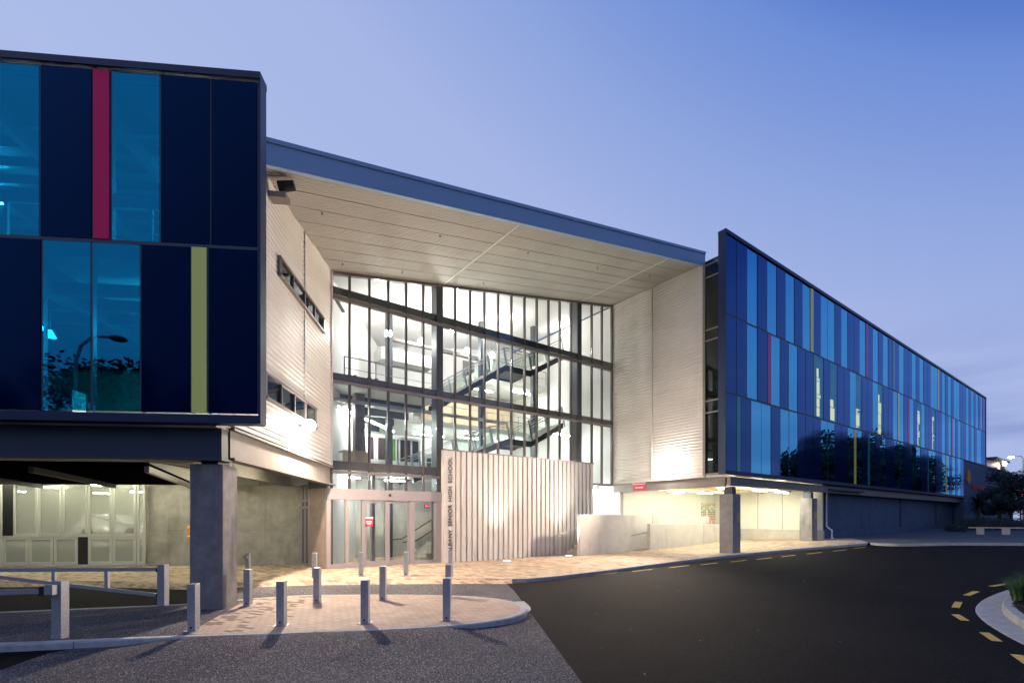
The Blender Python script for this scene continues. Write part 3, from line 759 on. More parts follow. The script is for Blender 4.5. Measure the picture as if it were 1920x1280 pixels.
for z in (1.6, 2.6): mb.tube([FR(12.0, .32, z), FR(12.0, .32, z + .06)], .06, 10)
mb.build('bracket', M['galv'], dp)

# concrete block at the far end with its red emblem and lettering
S2 = 68.0
cb = thing('concrete_annexe', 'grey concrete annexe with a red emblem at the far end of the right wing', 'building', FR(SB + 2, 0, .9))
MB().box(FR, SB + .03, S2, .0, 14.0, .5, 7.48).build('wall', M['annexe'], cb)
MB().box(FR, SE + .2, S2 + .05, -.05, 14.0, 7.485, 7.62).build('parapet_cap', M['kerb'], cb)
mb = MB()
sl0 = on_plane(FR, 1810, b=0)[0]
for i in range(7):
    a = -1.0 + i * .33; L = .5 + .5 * math.cos(a); c = FR(sl0 + 1.0, -.06, 5.2)
    e = FR(sl0 + 1.0 + math.sin(a) * L * 1.3, -.06, 5.2 + math.cos(a) * L * 1.5); mb.bar(c, e, .05, .16)
mb.build('emblem', M['orange'], cb)
mb = MB(); s = sl0 + 2.4
for i in range(13):
    w = random.uniform(.28, .5); mb.box(FR, s, s + .1, -.06, -.01, 4.75, 5.25)
    mb.box(FR, s + .11, s + w, -.06, -.01, random.choice([4.75, 4.95, 5.13]), 5.25); s += w + .16
mb.build('lettering', M['signred'], cb)
pb = thing('rooftop_plant_room', 'small lit plant room on the roof of the far concrete annexe', 'plant room', FR(58, 4, 7.6))
pa = on_plane(FR, 1851, b=3)[0]; pb1 = on_plane(FR, 1876, b=3)[0]; pb2 = on_plane(FR, 1882, b=3)[0]
MB().box(FR, pa, pb1, 3.0, 7, 7.63, 10.0).build('louvred_wall', M['signwhite'], pb)
MB().box(FR, pb1 + .01, pb2, 2.9, 7, 7.63, 10.4).build('side_wall', M['steel'], pb)
MB().box(FR, pa - .3, pb1 + .3, 2.0, 7, 10.02, 10.25).build('roof', M['steel'], pb)
fl3 = thing('roof_floodlight', 'glaring floodlight under the eave of the rooftop plant room', 'light', FR(pb1 - 1.2, 2.4, 9.8))
MB().ball(FR(pb1 - 1.2, 2.4, 9.75), .22).build('lens', M['farlamp'], fl3)
MB().box(FR, pb1 - 1.4, pb1 - 1.0, 2.3, 2.99, 9.93, 10.01).build('bracket', M['steel'], fl3)

# ------------------------------------------------------------------ CANOPY ROOF
cn = thing('entrance_canopy', 'broad sloping canopy roof spanning between the two blue wings', 'canopy', FR(-8, 2.1, soff(-8, 2.1)))
SC0, SC1, TF = -19.1, 1.47, 2.12
def scut(t):     # s where the canopy meets the left corrugated wall
    # left wall plane: FL a=-1.0
    p = FR(0, t); a, _ = FL.inv(p.x, p.y); du = FR.u.dot(FL.u)
    return (-1.0 - a) / du
fa = MB()
lo = [FR(scut(TF) + .0, TF - .02, soff(scut(TF), TF) - .02), FR(SC1 + .25, TF - .02, soff(SC1 + .25, TF) - .02), FR(SC1 + .25, TF + .12, soff(SC1 + .25, TF) - .02), FR(scut(TF), TF + .12, soff(scut(TF), TF) - .02)]
fa.hexa(lo, [p + Vector((0, 0, .60)) for p in lo]); fa.build('fascia', M['fascia'], cn)
fb = MB(); lo2 = [p + Vector((0, 0, .602)) - FR.v * .04 for p in lo[:2]] + [p + Vector((0, 0, .602)) + FR.v * .2 for p in lo[2:]]
fb.hexa(lo2, [p + Vector((0, 0, .12)) for p in lo2]); fb.build('gutter', M['fascia'], cn)
# ribbed soffit boards, real ribs running parallel to the fascia
sf = MB(); prof = []; t = TF + .12; cnt = 0
while t < TG + .05:
    joint = (cnt % 8 == 7)
    prof += [(t, 0), (t + (.05 if joint else .075), 0), (t + (.051 if joint else .08), .035 if joint else .014), (t + .1, .035 if joint else .014)]; t += .105; cnt += 1
vs = []; fs = []; NS = 8
for i in range(NS + 1):
    for t, d in prof:
        s = scut(t) + (SC1 - scut(t)) * i / NS
        vs.append(FR(s, t, soff(s, t) + d))
m = len(prof)
for i in range(NS):
    for k in range(m - 1): fs.append((i * m + k, (i + 1) * m + k, (i + 1) * m + k + 1, i * m + k + 1))
sf.add(vs, fs); sf.build('soffit', M['soffit'], cn, recalc=False)
MBr = MB()
lo = [FR(scut(TF), TF + .13, soff(scut(TF), TF) + .3), FR(SC1, TF + .13, soff(SC1, TF) + .3), FR(SC1, 21, soff(SC1, 21) + .3), FR(-22, 21, soff(-22, 21) + .3)]
MBr.hexa(lo, [p + Vector((0, 0, .2)) for p in lo]); MBr.build('roof_deck', M['navytrim'], cn)
mb = MB()
def soffit_pt(px, py):
    d = ray(px, py); lo_, hi_ = 5, 60
    for _ in range(50):
        Y = (lo_ + hi_) / 2; a, b = FR.inv(d.x * Y, Y)
        if CAMZ + d.z * Y < soff(a, b): lo_ = Y
        else: hi_ = Y
    return a, b
for p, q in (((980, 421), (829, 532)), ((1255, 484), (1092, 564))):
    a0, b0 = soffit_pt(*p); a1, b1 = soffit_pt(*q)
    sm = (a0 + a1) / 2
    mb.hexa([FR(sm - .02, TF + .13, soff(sm, TF) - .006), FR(sm + .02, TF + .13, soff(sm, TF) - .006), FR(sm + .02, TG, soff(sm, TG) - .006), FR(sm - .02, TG, soff(sm, TG) - .006)],
            [FR(sm - .02, TF + .13, soff(sm, TF) + .02), FR(sm + .02, TF + .13, soff(sm, TF) + .02), FR(sm + .02, TG, soff(sm, TG) + .02), FR(sm - .02, TG, soff(sm, TG) + .02)])
mb.build('soffit_joint', M['palepanel'], cn)
for px, py in [(604, 397), (825, 440), (642, 493), (754, 508), (907, 529), (990, 472), (1120, 500), (1218, 515)]:
    a, b = soffit_pt(px, py); z = soff(a, b)
    sp = thing('sprinkler', 'tiny sprinkler head hanging from the canopy soffit', 'sprinkler', FR(a, b, z), 'sprinkler heads under the canopy')
    MB().tube([FR(a, b, z + .02), FR(a, b, z - .07)], .012, 6).build('stem', M['steel'], sp)
    MB().tube([FR(a, b, z - .07), FR(a, b, z - .085)], .035, 8).build('deflector', M['steel'], sp)

# ------------------------------------------------------------------ LEFT WING
zL = [3.98, 7.67, 11.38]
lw = thing('school_wing', 'nearer two-storey navy-panelled wing raised on a concrete column at left', 'building', FL(-1, .5, -.37))
row1 = [('P', -400), ('G', -300), ('P', -190), ('G', -90), ('G', 74), ('P', 173), ('R', 207), ('G', 300), ('P', 394), ('P', 483.5)]
row0 = [('G', -400), ('P', -300), ('G', -200), ('Y', -165), ('G', -60), ('P', 77), ('G', 170.5), ('G', 263), ('P', 357.5), ('Y', 389.5), ('P', 483.5)]
pan = MB(); fr = MB()
for row, seq in ((1, row1), (0, row0)):
    z0, z1 = zL[row] + .04, zL[row + 1] - .04
    s0 = on_plane(FL, -500, b=0)[0]
    for k, px in seq:
        s1 = on_plane(FL, px, b=0)[0]; a, b = s0 + .022, s1 - .022
        if k == 'P': pan.box(FL, a, b, 0, .05, z0, z1)
        elif k == 'G': MB().box(FL, a, b, .014, .03, z0, z1).build('window', M['glass_l'], lw)
        else: MB().box(FL, a, b, -.012, .05, z0, z1).build({'Y': 'yellow_strip', 'R': 'red_strip'}[k], M[{'Y': 'yellow', 'R': 'red'}[k]], lw)
        fr.box(FL, s1 - .021, s1 + .021, .02, .14, zL[row] + .041, zL[row + 1] - .041)
        s0 = s1
SL0 = on_plane(FL, -500, b=0)[0]
for z in zL[1:2]: fr.box(FL, SL0, 0, .01, .14, z - .038, z + .038)
pan.build('cladding_panels', M['navy_l'], lw); fr.build('facade_frame', M['steelblue'], lw)
tr = MB()
tr.box(FL, SL0, .05, -.06, .3, 11.39, 11.535); tr.box(FL, .0, .05, -.04, .27, 3.79, 11.388); tr.box(FL, SL0, .0, -.04, .27, 3.79, 3.975)
tr.build('edge_trim', M['navytrim'], lw)
# body: slabs, roof, rooms
mb = MB()
mb.box(FL, SL0, -1.05, .3, 12, 3.77, 3.99); mb.box(FL, SL0, -1.05, .3, 12, 7.45, 7.75); 
mb.build('floor_slabs', M['ceil'], lw)
MB().box(FL, SL0, -1.05, .3, 12, 11.3, 11.385).build('roof', M['steel'], lw)
MB().box(FL, SL0, -1.1, 7.0, 7.15, 4.0, 11.29).build('inner_wall', M['palepanel'], lw)
MB().box(FL, SL0 - .2, SL0, .3, 12, 4.0, 11.29).build('end_wall', M['steel'], lw)
# roof purlins / rafters seen through the windows
mb = MB()
for i in range(9): mb.box(FL, SL0, -1.2, 1.0 + i * .7, 1.12 + i * .7, 10.75, 11.0)
for a in (-11, -8.5, -6, -3.5): mb.box(FL, a, a + .2, .6, 7, 10.55, 11.29)
for i in range(8): mb.box(FL, SL0, -1.2, .8 + i * .85, .92 + i * .85, 6.85, 7.1)
for a in (-9.8, -7.6, -5.0, -2.6): mb.box(FL, a, a + .18, .5, 7, 6.75, 7.45)
mb.build('rafters', M['steel'], lw)
mb = MB()
for (a0, a1, z) in ((SL0, -1.3, 7.95 + .75),): mb.box(FL, a0, a1, .5, .56, z, z + .28)
for a in (-9.6, -8.6, -7.6, -6.6, -5.6, -4.6, -3.6, -2.6): mb.box(FL, a, a + .08, .5, .56, 7.8, 8.7)
mb.build('inside_rail', M['palepanel'], lw)
mb = MB()
for a, b, z in ((-2.9, 2.4, 6.6), (-2.2, 5.2, 6.6), (-2.6, 3.2, 10.4), (-9.0, 3.2, 10.3), (-2.8, 5.5, 10.4)): mb.box(FL, a, a + 1.0, b, b + .12, z, z + .06)
mb.build('hidden_fill_bars', M['roomfill'], lw)  # added light bars kept out of view behind solid panels
pend = on_plane(FL, 94, 632, b=2.0)
pl_ = thing('pendant_lamp', 'white pendant lamp seen through the lower left window', 'lamp', FL(pend[0], 2.0, pend[2]))
MB().tube([FL(pend[0], 2, pend[2] + .05), FL(pend[0], 2, 7.4)], .012, 6).build('cord', M['signwhite'], pl_)
MB().tube([FL(pend[0], 2, pend[2]), FL(pend[0], 2, pend[2] + .18)], [.13, .04], 14).build('shade', emat('lamp_shade_lit', (1, .95, .85), 12.0), pl_)
cab = on_plane(FL, 100, 752, b=.8)
cb_ = thing('filing_cabinet', 'pale cabinet standing inside behind the lower left window', 'cabinet', FL(cab[0], .8, 3.99))
MB().box(FL, cab[0] - .45, cab[0] + .4, .8, 1.2, 3.995, 4.65).build('body', M['palepanel'], cb_)
MB().box(FL, cab[0] - .42, cab[0] + .37, .785, .799, 4.3, 4.33).build('handle', M['steel'], cb_)
# left corrugated wall
def lwtop(t):
    p = FL(-1.0, t); a, b = FR.inv(p.x, p.y); return soff(a, b) + .03
TLG = FL.inv(*FR(SG0, TG)[:2])[1]
cwl = corrugated(FL, -1.0, .3, TLG, 3.98, lwtop, +1)
cwl.build('corrugated_wall', M['clad'], lw, recalc=False)
mb = MB()
tj = on_plane(FL, 570, a=-1)[1]
mb.box(FL, -1.0, -.945, tj - .035, tj + .035, 3.98, lwtop(tj)); mb.box(FL, -1.05, -.93, .3, TLG, 3.90, 3.975)
mb.box(FL, -1.0, -.92, TLG - .1, TLG - .02, 3.98, lwtop(TLG))
mb.build('cladding_flashing', M['clad'], lw)
def bandwin(pl, pr, yl0, yl1, npane):
    _, t0, zt = on_plane(FL, pl, yl0, a=-.95); _, t1, _ = on_plane(FL, pr, 600, a=-.95); _, _, zb = on_plane(FL, pl, yl1, a=-.95)
    w = MB().box(FL, -.97, -.945, t0, t1, zb, zt).build('window', M['glass_dark'], lw)
    mb = MB()
    mb.box(FL, -.98, -.88, t0 - .05, t1 + .05, zt, zt + .06); mb.box(FL, -.98, -.86, t0 - .05, t1 + .05, zb - .07, zb)
    for i in range(npane + 1): 
        t = t0 + (t1 - t0) * i / npane; mb.box(FL, -.98, -.90, t - .03, t + .03, zb, zt)
    mb.build('window_frame', M['alu'], w)
    MB().box(FL, -1.0, -.972, t0, t1, zb, zt).build('reveal', M['steel'], w)
bandwin(523.5, 605.7, 483.7, 514, 4)
t_b = on_plane(FL, 591, a=-.95)[1]
bandwin(497, 591, 700, 743, 4)
# steelwork and column below
column(lw, FL, -1.72, .5, .72, -.55, 2.95, 3.3, M['steelblue'], 'columnleft')
MB().box(FL, SL0, -1.0, .45, .75, 3.08, 3.77).build('edge_beam', M['steelblue'], lw)
MB().box(FL, SL0, -.95, .35, .85, 3.02, 3.077).build('beam_flange', M['steel'], lw)
mb = MB()
mb.box(FL, -1.14, -1.02, .9, TLG + .4, 3.15, 3.80); mb.box(FL, -1.24, -.92, .9, TLG + .4, 3.80, 3.86); mb.box(FL, -1.24, -.92, .9, TLG + .4, 3.09, 3.148)
mb.build('side_beam', M['beamgrey'], lw)
for a in (-3.6, -6.2, -8.8, -11.4, -14.0, -16.6, -19.2):
    mb = MB(); mb.box(FL, a, a + .14, .9, 12, 3.25, 3.76); mb.box(FL, a - .08, a + .22, .9, 12, 3.19, 3.248)
    mb.build('ceiling_beam', M['beamgrey'], lw)
# extended slab over the car park
MB().box(FL, -34, SL0 - .0, .3, 26, 3.77, 3.99).build('car_park_ceiling', M['ceil'], lw)
MB().box(FL, SL0, -3, 12.01, 26, 3.77, 3.99).build('rear_ceiling', M['ceil'], lw)

# concrete wall, mesh screen, car park
TWL = 11.4
wx0 = on_plane(FL, 273, b=TWL)[0]; wx1 = on_plane(FL, 566, b=TWL)[0]
cwall = tag(MB().box(FL, wx0, wx1, TWL, TWL + .25, -.6, 3.18).build('concrete_wall', M['concrete'], loc=FL(wx0, TWL, -.4)), 'stained board-marked concrete wall behind the left column', 'wall')
mb = MB(); mb.box(FL, wx0 + .01, wx1 - .01, TWL - .004, TWL + .01, 1.19, 1.205)
for k in (.24, .5, .76): mb.box(FL, wx0 + (wx1 - wx0) * k, wx0 + (wx1 - wx0) * k + .014, TWL - .005, TWL + .01, -.4, 3.1)
mb.build('formwork_joint', M['concretedark'], cwall)
sc = thing('mesh_screen', 'pale green-grey perforated screen of framed panels closing the car park', 'screen', FL(wx0 - 6, 10.8, -.3))
TSC = 11.2
up = [-420, -290, -160, -50, 6, 25, 71, 117, 165, 210.5, 256, 273]
lowp = [-420, -290, -160, -50, 5, 54, 101, 147, 165, 211, 256, 273]
frm = MB()
zlo, zmid, zhi = -.25, .95, 3.2
for i, (a, b) in enumerate(zip(up, up[1:])):
    s0 = on_plane(FL, a, b=TSC)[0]; s1 = on_plane(FL, b, b=TSC)[0]
    if (a, b) == (6, 25): continue
    MB().box(FL, s0 + .1, s1 - .1, TSC, TSC + .01, zmid + .12, zhi).build('mesh_panel', M['mesh'], sc)
    frm.box(FL, s0 + .015, s0 + .1, TSC - .02, TSC + .03, zmid + .03, zhi); frm.box(FL, s1 - .1, s1 - .015, TSC - .02, TSC + .03, zmid + .03, zhi)
    frm.box(FL, s0 + .1, s1 - .1, TSC - .02, TSC + .03, zmid + .03, zmid + .12)
for i, (a, b) in enumerate(zip(lowp, lowp[1:])):
    s0 = on_plane(FL, a, b=TSC)[0]; s1 = on_plane(FL, b, b=TSC)[0]
    if (a, b) == (147, 165): continue
    MB().box(FL, s0 + .12, s1 - .12, TSC, TSC + .01, zlo + .12, zmid - .14).build('perforated_panel', M['mesh2'], sc)
    frm.box(FL, s0 + .015, s0 + .12, TSC - .02, TSC + .03, zlo, zmid - .03); frm.box(FL, s1 - .12, s1 - .015, TSC - .02, TSC + .03, zlo, zmid - .03)
    frm.box(FL, s0 + .12, s1 - .12, TSC - .02, TSC + .03, zlo, zlo + .12); frm.box(FL, s0 + .12, s1 - .12, TSC - .02, TSC + .03, zmid - .14, zmid - .03)
s0 = on_plane(FL, -420, b=TSC)[0]; s1 = on_plane(FL, 273, b=TSC)[0]
frm.box(FL, s0, s1, TSC - .03, TSC + .04, zmid - .029, zmid + .029)
frm.build('screen_frame', pmat('screen_frame', (.47, .49, .46), .5), sc)
MB().box(FL, on_plane(FL, 6, b=TSC)[0], on_plane(FL, 25, b=TSC)[0], TSC - .02, TSC + .2, zmid + .03, zhi).build('dark_post', M['black'], sc)
MB().box(FL, on_plane(FL, 147, b=TSC)[0], on_plane(FL, 165, b=TSC)[0], TSC - .02, TSC + .2, zlo, zmid - .03).build('dark_infill', M['black'], sc)
tag(MB().box(FL, s0, s1, TSC - .25, TSC + .3, -.6, -.26).build('screen_footing', M['kerb']), kind='structure')
tag(MB().box(FL, s0, wx0, TSC + .5, 30, -.5, .5).build('car_park_floor', M['floor']), kind='structure')
tag(MB().box(FL, -40, -3, 26, 26.3, -.5, 3.77).build('car_park_back_wall', M['palepanel'], loc=FL(-20, 26, 0)), 'pale back wall of the car park behind the mesh screen', 'wall')
for i, (a, b) in enumerate([(-13.2, 14), (-16.8, 16), (-20.2, 15), (-14.8, 20), (-18.5, 22), (-11.5, 18), (-22, 20), (-24, 15)]):
    tubelight(FL, a, b, 0 if i % 2 else 90, 1.5, 3.3, M['tube'], 'fluorescent tube on the car park ceiling behind the mesh screen', 'car park tube lights')
for i, (a, b) in enumerate([(-4.9, 3.0), (-7.5, 9.8), (-10.1, 10.2), (-4.9, 8.6), (-2.4, 7.6), (-12.7, 10.2), (-15.3, 10.2), (-7.5, 4.5)]):
    tubelight(FL, a, b, 90, 1.4, 3.5, M['tubeg'], 'fluorescent tube between the beams under the left wing', 'tube lights under the left wing')
# car behind the screen
def make_car():
    c = on_plane(FL, 222, b=21)
    X = FL(c[0], 21, .5); F = Frame((X.x, X.y), 8)
    t = thing('parked_car', 'white hatchback parked behind the mesh screen', 'car', X)
    prof = [(-1.95, .35), (-1.98, .75), (-1.85, .95), (-1.45, 1.42), (-1.2, 1.47), (.1, 1.45), (.85, .98), (1.7, .82), (1.95, .62), (1.95, .35)]
    n = len(prof); vs = []
    for w in (-.82, .82): vs += [F(a, w * (.86 if z > 1.0 else 1), .5 + z) for a, z in prof]
    fs = [tuple(range(n)), tuple(reversed(range(n, 2 * n)))] + [(i, i + n, (i + 1) % n + n, (i + 1) % n) for i in range(n)]
    MB().add(vs, fs).build('body', M['car'], t, bevel=.05)
    for a in (-1.2, 1.2):
        for w in (-.8, .8):
            wh = MB().tube([F(a, w - .1, .5 + .32), F(a, w + .1, .5 + .32)], .32, 20).build('wheel', M['rubber'], t)
    win = MB()
    for w in (-.835, .835):
        k = .86
        win.add([F(-1.4, w * k, 1.5), F(-1.15, w * k, 1.9), F(-.35, w * k, 1.91), F(-.35, w * k, 1.5)], [(0, 1, 2, 3)])
        win.add([F(-.28, w * k, 1.5), F(-.28, w * k, 1.91), F(.1, w * k, 1.9), F(.75, w * k, 1.5)], [(0, 1, 2, 3)])
    win.build('window', M['black'], t)
    for w in (-.6, .6): MB().ball(F(1.9, w, 1.15), .12).build('headlight', M['signwhite'], t)
make_car()
# dark suspended canopy at left
dc = thing('steel_awning', 'dark flat steel awning hanging under the left wing', 'awning', (-12, 13, 3.1))
pts = [(-9.06, 12.0), (-26, 11.2), (-29.2, 17.4), (-12.1, 18.2)]
mb = MB(); mb.prism(pts, 2.97, 3.1); mb.build('deck', M['awning'], dc)
MB().bar((-9.0, 11.95, 3.06), (-26, 11.15, 3.06), .1, .2).build('front_channel', M['awning'], dc)
for i, px in enumerate((275, 58, -150)):
    a = Vector((0, 0, 0)); Y = 11.75
    p0 = Vector(((px - CX) / FPX * Y, Y, 2.90)); p1 = p0 + Vector((-.44, .9, 0)) * (6.8 if i else 6.9) + Vector((0, 0, 0))
    MB().bar(p0, p1, .1, .15).build('bracket', M['alu'] if i == 0 else M['steel'], dc)
MB().tube([(-11.7, 11.5, 3.2), (-11.7, 11.5, 3.5)], [.05, .12], 8).build('hanger', M['steel'], dc)
# orange sign on the concrete wall
def sign(name, F, a0, a1, b, z0, z1, mat, label, lines, header=None, lm=None):
    t = thing(name, label, 'sign', F((a0 + a1) / 2, b, z0))
    MB().box(F, a0, a1, b - .02, b, z0, z1).build('board', mat, t)
    mb = MB()
    for (u0, u1, v0, v1) in lines:
        a = a0 + (a1 - a0) * u0; e = a0 + (a1 - a0) * u1; n = max(2, int((e - a) / .05)); st_ = (e - a) / n
        for i in range(n): mb.box(F, a + i * st_, a + (i + .72) * st_, b - .026, b - .021, z0 + (z1 - z0) * v0, z0 + (z1 - z0) * v1)
    mb.build('lettering', lm or M['signwhite'], t)
    if header: MB().box(F, a0, a1, b - .03, b - .0205, z0 + (z1 - z0) * header, z1 + .01).build('header', M['signwhite'], t)
    return t
sa0, _, sz1 = on_plane(FL, 351, 982, b=TWL - .01); sa1, _, sz0 = on_plane(FL, 368, 1008, b=TWL - .01)
sign('notice_sign', FL, sa0, sa1, TWL - .01, sz0, sz1, M['orange'], 'orange notice on the concrete wall behind the left column', [(.1, .9, .72, .86), (.3, .9, .4, .56), (.1, .9, .1, .18)])

# ------------------------------------------------------------------ ENTRANCE HALL (glazed)
eh = thing('glazed_entrance_hall', 'tall glazed entrance hall lit from inside between the two wings', 'building', FR(-12, TG, -.37))
mul_px = [617.5, 655.8, 693, 728.4, 761.8, 794, 824, 853.7, 882, 908.8, 934.6, 959.5, 984, 1007, 1029, 1050, 1071, 1086, 1110, 1129, 1149]
ms = [on_plane(FR, x, b=TG)[0] for x in mul_px]
ms[0] = SG0 + .05; ms[-1] = 1.40
ZT = lambda s: soff(s, TG) - .02
S_SIGN = on_plane(FR, 833, b=TG)[0]; S_END = on_plane(FR, 1112.5, b=8.0)[0]
for i, s in enumerate(ms):
    big = i in (6, 17)
    zb = -.37 if i == 0 else (2.95 if i < 7 else (3.8 if i > 16 else 4.6))
    w = .17 if big else .036
    d = .5 if big else .11
    if i == 6: zb = -.37
    MB().box(FR, s - w, s + w, TG - .04, TG + d, zb, ZT(s)).build('mullion' if not big else 'steel_column', M['steel'] if big else M['mull'], eh)
zr_l = [2.96, 3.62, 3.78, 7.40, 7.62, 10.88, 11.15]
tri = MB()
def trans(z0, z1, s0, s1, d0=-.05, d1=.14, name='transom', mat='alu'):
    MB().box(FR, s0, s1, TG + d0, TG + d1, z0, z1).build(name, M[mat], eh)
trans(10.84, 10.98, ms[0], ms[-1]); trans(11.06, 11.36, ms[0], ms[-1], .02, .4, 'steel_beam', 'steel')
trans(7.36, 7.47, ms[0], ms[-1]); trans(7.54, 7.78, ms[0], ms[-1], .02, .4, 'steel_beam', 'edgebrown')
trans(3.60, 3.70, ms[0], ms[6]); trans(3.78, 4.12, ms[0], ms[6], .02, .3, 'steel_beam', 'edgebrown')
trans(3.72, 3.84, S_END, ms[-1])
for a, b in zip(ms, ms[1:]):      # head following the roof slope
    pass
mb = MB(); mb.hexa([FR(ms[0], TG - .05, ZT(ms[0]) - .12), FR(ms[-1], TG - .05, ZT(ms[-1]) - .12), FR(ms[-1], TG + .12, ZT(ms[-1]) - .12), FR(ms[0], TG + .12, ZT(ms[0]) - .12)],
                   [FR(ms[0], TG - .05, ZT(ms[0])), FR(ms[-1], TG - .05, ZT(ms[-1])), FR(ms[-1], TG + .12, ZT(ms[-1])), FR(ms[0], TG + .12, ZT(ms[0]))])
mb.build('head_frame', M['alu'], eh)
for i, (a, b) in enumerate(zip(ms, ms[1:])):
    wa, wb_ = (.17 if i in (6, 17) else .036), (.17 if i + 1 in (6, 17) else .036)
    x0, x1 = a + wa, b - wb_
    def pane(z0, z1, zt=None):
        zt = zt or (z1, z1)
        MB().hexa([FR(x0, TG + .0, z0), FR(x1, TG + .0, z0), FR(x1, TG + .012, z0), FR(x0, TG + .012, z0)],
                  [FR(x0, TG + .0, zt[0]), FR(x1, TG + .0, zt[1]), FR(x1, TG + .012, zt[1]), FR(x0, TG + .012, zt[0])]).build('window', M['glass_clear'], eh)
    pane(10.98, 0, (ZT(a) - .12, ZT(b) - .12)); pane(7.47, 10.84)
    if i < 6: pane(3.70, 7.36); pane(2.96, 3.60)
    else: pane(3.84 if i > 16 else 4.6, 7.36)
# doors
zD = 2.50
dpx = dict(j0=612, g1=619, m1=(647, 654), g2=678, m2=(678, 683.5), l1=(683.5, 721), meet=(721, 732), l2=(732, 765), m3=(766, 776), end=827)
S = lambda px: on_plane(FR, px, b=TG)[0]
dbox = lambda p0, p1, z0, z1, d0=-.08, d1=.1: MB().box(FR, S(p0) if not isinstance(p0, float) or p0 > 100 else p0, S(p1), TG + d0, TG + d1, z0, z1)
dsurr = MB()
dsurr.box(FR, S(611), S(828), TG - .12, TG + .18, zD, 2.955)
dsurr.box(FR, S(611), S(619), TG - .1, TG + .15, -.45, zD - .002); dsurr.box(FR, S(647), S(653), TG - .06, TG + .1, -.25, zD - .002)
dsurr.box(FR, S(678), S(683), TG - .08, TG + .12, -.45, zD - .002); dsurr.box(FR, S(767), S(776), TG - .08, TG + .12, -.45, zD - .002)
dsurr.box(FR, S(815), S(828), TG - .08, TG + .12, -.45, zD - .002)
dsurr.box(FR, S(619), S(678), TG - .07, TG + .1, -.45, -.18); dsurr.box(FR, S(776), S(815), TG - .07, TG + .1, -.45, -.22)
dsurr.build('door_frame', M['alulight'], eh)
for p0, p1 in ((683, 726.3), (726.7, 767)):
    d = MB()
    s0, s1 = S(p0), S(p1); st_ = .13
    d.box(FR, s0, s0 + .09, TG - .03, TG + .04, -.36, zD - .03); d.box(FR, s1 - .09, s1, TG - .03, TG + .04, -.36, zD - .03)
    d.box(FR, s0 + .09, s1 - .09, TG - .03, TG + .04, -.36, -.14); d.box(FR, s0 + .09, s1 - .09, TG - .03, TG + .04, zD - .12, zD - .03)
    do = d.build('sliding_door', M['alulight'], eh)
    MB().box(FR, s0 + .09, s1 - .09, TG, TG + .012, -.14, zD - .12).build('pane', M['glass_clear'], do)
MB().box(FR, S(619), S(678), TG, TG + .012, -.18, zD).build('window', M['glass_clear'], eh)
MB().box(FR, S(776), S(815), TG, TG + .012, -.22, zD).build('window', M['glass_clear'], eh)
cm = thing('door_sensor', 'small dark sensor on the header above the sliding doors', 'sensor', FR(S(729), TG - .12, 2.7))
MB().ball(FR(S(729), TG - .14, 2.74), .06).build('dome', M['rubber'], cm)
a0, _, z1_ = on_plane(FR, 684, 972, b=TG - .035); a1, _, z0_ = on_plane(FR, 699, 985.5, b=TG - .035)
sign('door_sign', FR, a0 + .03, a1, TG - .035, z0_, z1_ + .06, M['signred'], 'small red notice with a white heading on the left sliding door', [(.1, .9, .5, .6), (.1, .9, .32, .42), (.25, .75, .14, .22)], header=.84)
# alarm LEDs by the side light
mb = MB().ball(FR(S(806), TG + .4, 2.3), .035).ball(FR(S(809.5), TG + .4, 2.3), .03)
al = thing('alarm_led', 'pair of glowing red indicator lights at the top right of the doors', 'light', FR(S(806), TG + .4, 2.3)); mb.build('lens', M['redled'], al)
MB().box(FR, S(804), S(812), TG + .42, TG + .5, 2.22, 2.38).build('housing', M['steel'], al)

# sign wall: ribbed concrete with the school's name running up its flat end
sw = thing('sign_wall', 'ribbed concrete wall with vertical bronze lettering beside the entrance doors', 'wall', FR(S_SIGN, 7.95, -.37))
s0 = on_plane(FR, 832, b=7.95)[0]; s1 = on_plane(FR, 1112.5, b=7.95)[0]; sp = on_plane(FR, 853, b=7.95)[0]
ZS = 4.93
MB().box(FR, s0, s1, 8.02, 8.22, -.6, ZS).build('backing', M['ribbed'], sw)
MB().box(FR, s0, sp, 7.93, 8.018, -.6, ZS).build('name_panel', M['ribbed'], sw)
rib = MB(); n = 30; pit = (s1 - sp) / n
for i in range(n):
    a = sp + i * pit + .05
    rib.hexa([FR(a, 8.018, -.6), FR(a + .035, 7.93, -.6), FR(a + pit - .085, 7.93, -.6), FR(a + pit - .05, 8.018, -.6)],
             [FR(a, 8.018, ZS), FR(a + .035, 7.93, ZS), FR(a + pit - .085, 7.93, ZS), FR(a + pit - .05, 8.018, ZS)])
rib.build('ribs', M['ribbed'], sw)
MB().box(FR, s0 - .03, s1 + .03, 7.9, 8.25, ZS + .002, ZS + .06).build('coping', M['alu'], sw)
def text(body, size, mat, parent, name, pos, fwd, up, ext=.02, length=None):
    cu = bpy.data.curves.new('txt', 'FONT'); cu.body = body; cu.size = size; cu.extrude = ext; cu.space_word = 1.6; cu.space_character = 1.0
    cu.offset = .004
    o = bpy.data.objects.new('txt', cu); C.objects.link(o)
    dg_ = bpy.context.evaluated_depsgraph_get(); me = bpy.data.meshes.new_from_object(o.evaluated_get(dg_))
    bpy.data.objects.remove(o); bpy.data.curves.remove(cu)
    xs = [v.co.x for v in me.vertices]; w = max(xs) - min(xs)
    k = (length / w) if length else 1
    f = Vector(fwd).normalized(); u = Vector(up).normalized(); n = f.cross(u)
    off = origin_of(parent)
    for v in me.vertices:
        c = v.co.copy(); v.co = Vector(pos) + f * (c.x * k) + u * (c.y * min(k * 1.0, 1)) + n * c.z - off
    me.materials.clear(); me.materials.append(mat)
    r = bpy.data.objects.new(name, me); C.objects.link(r); r.parent = parent
    return r
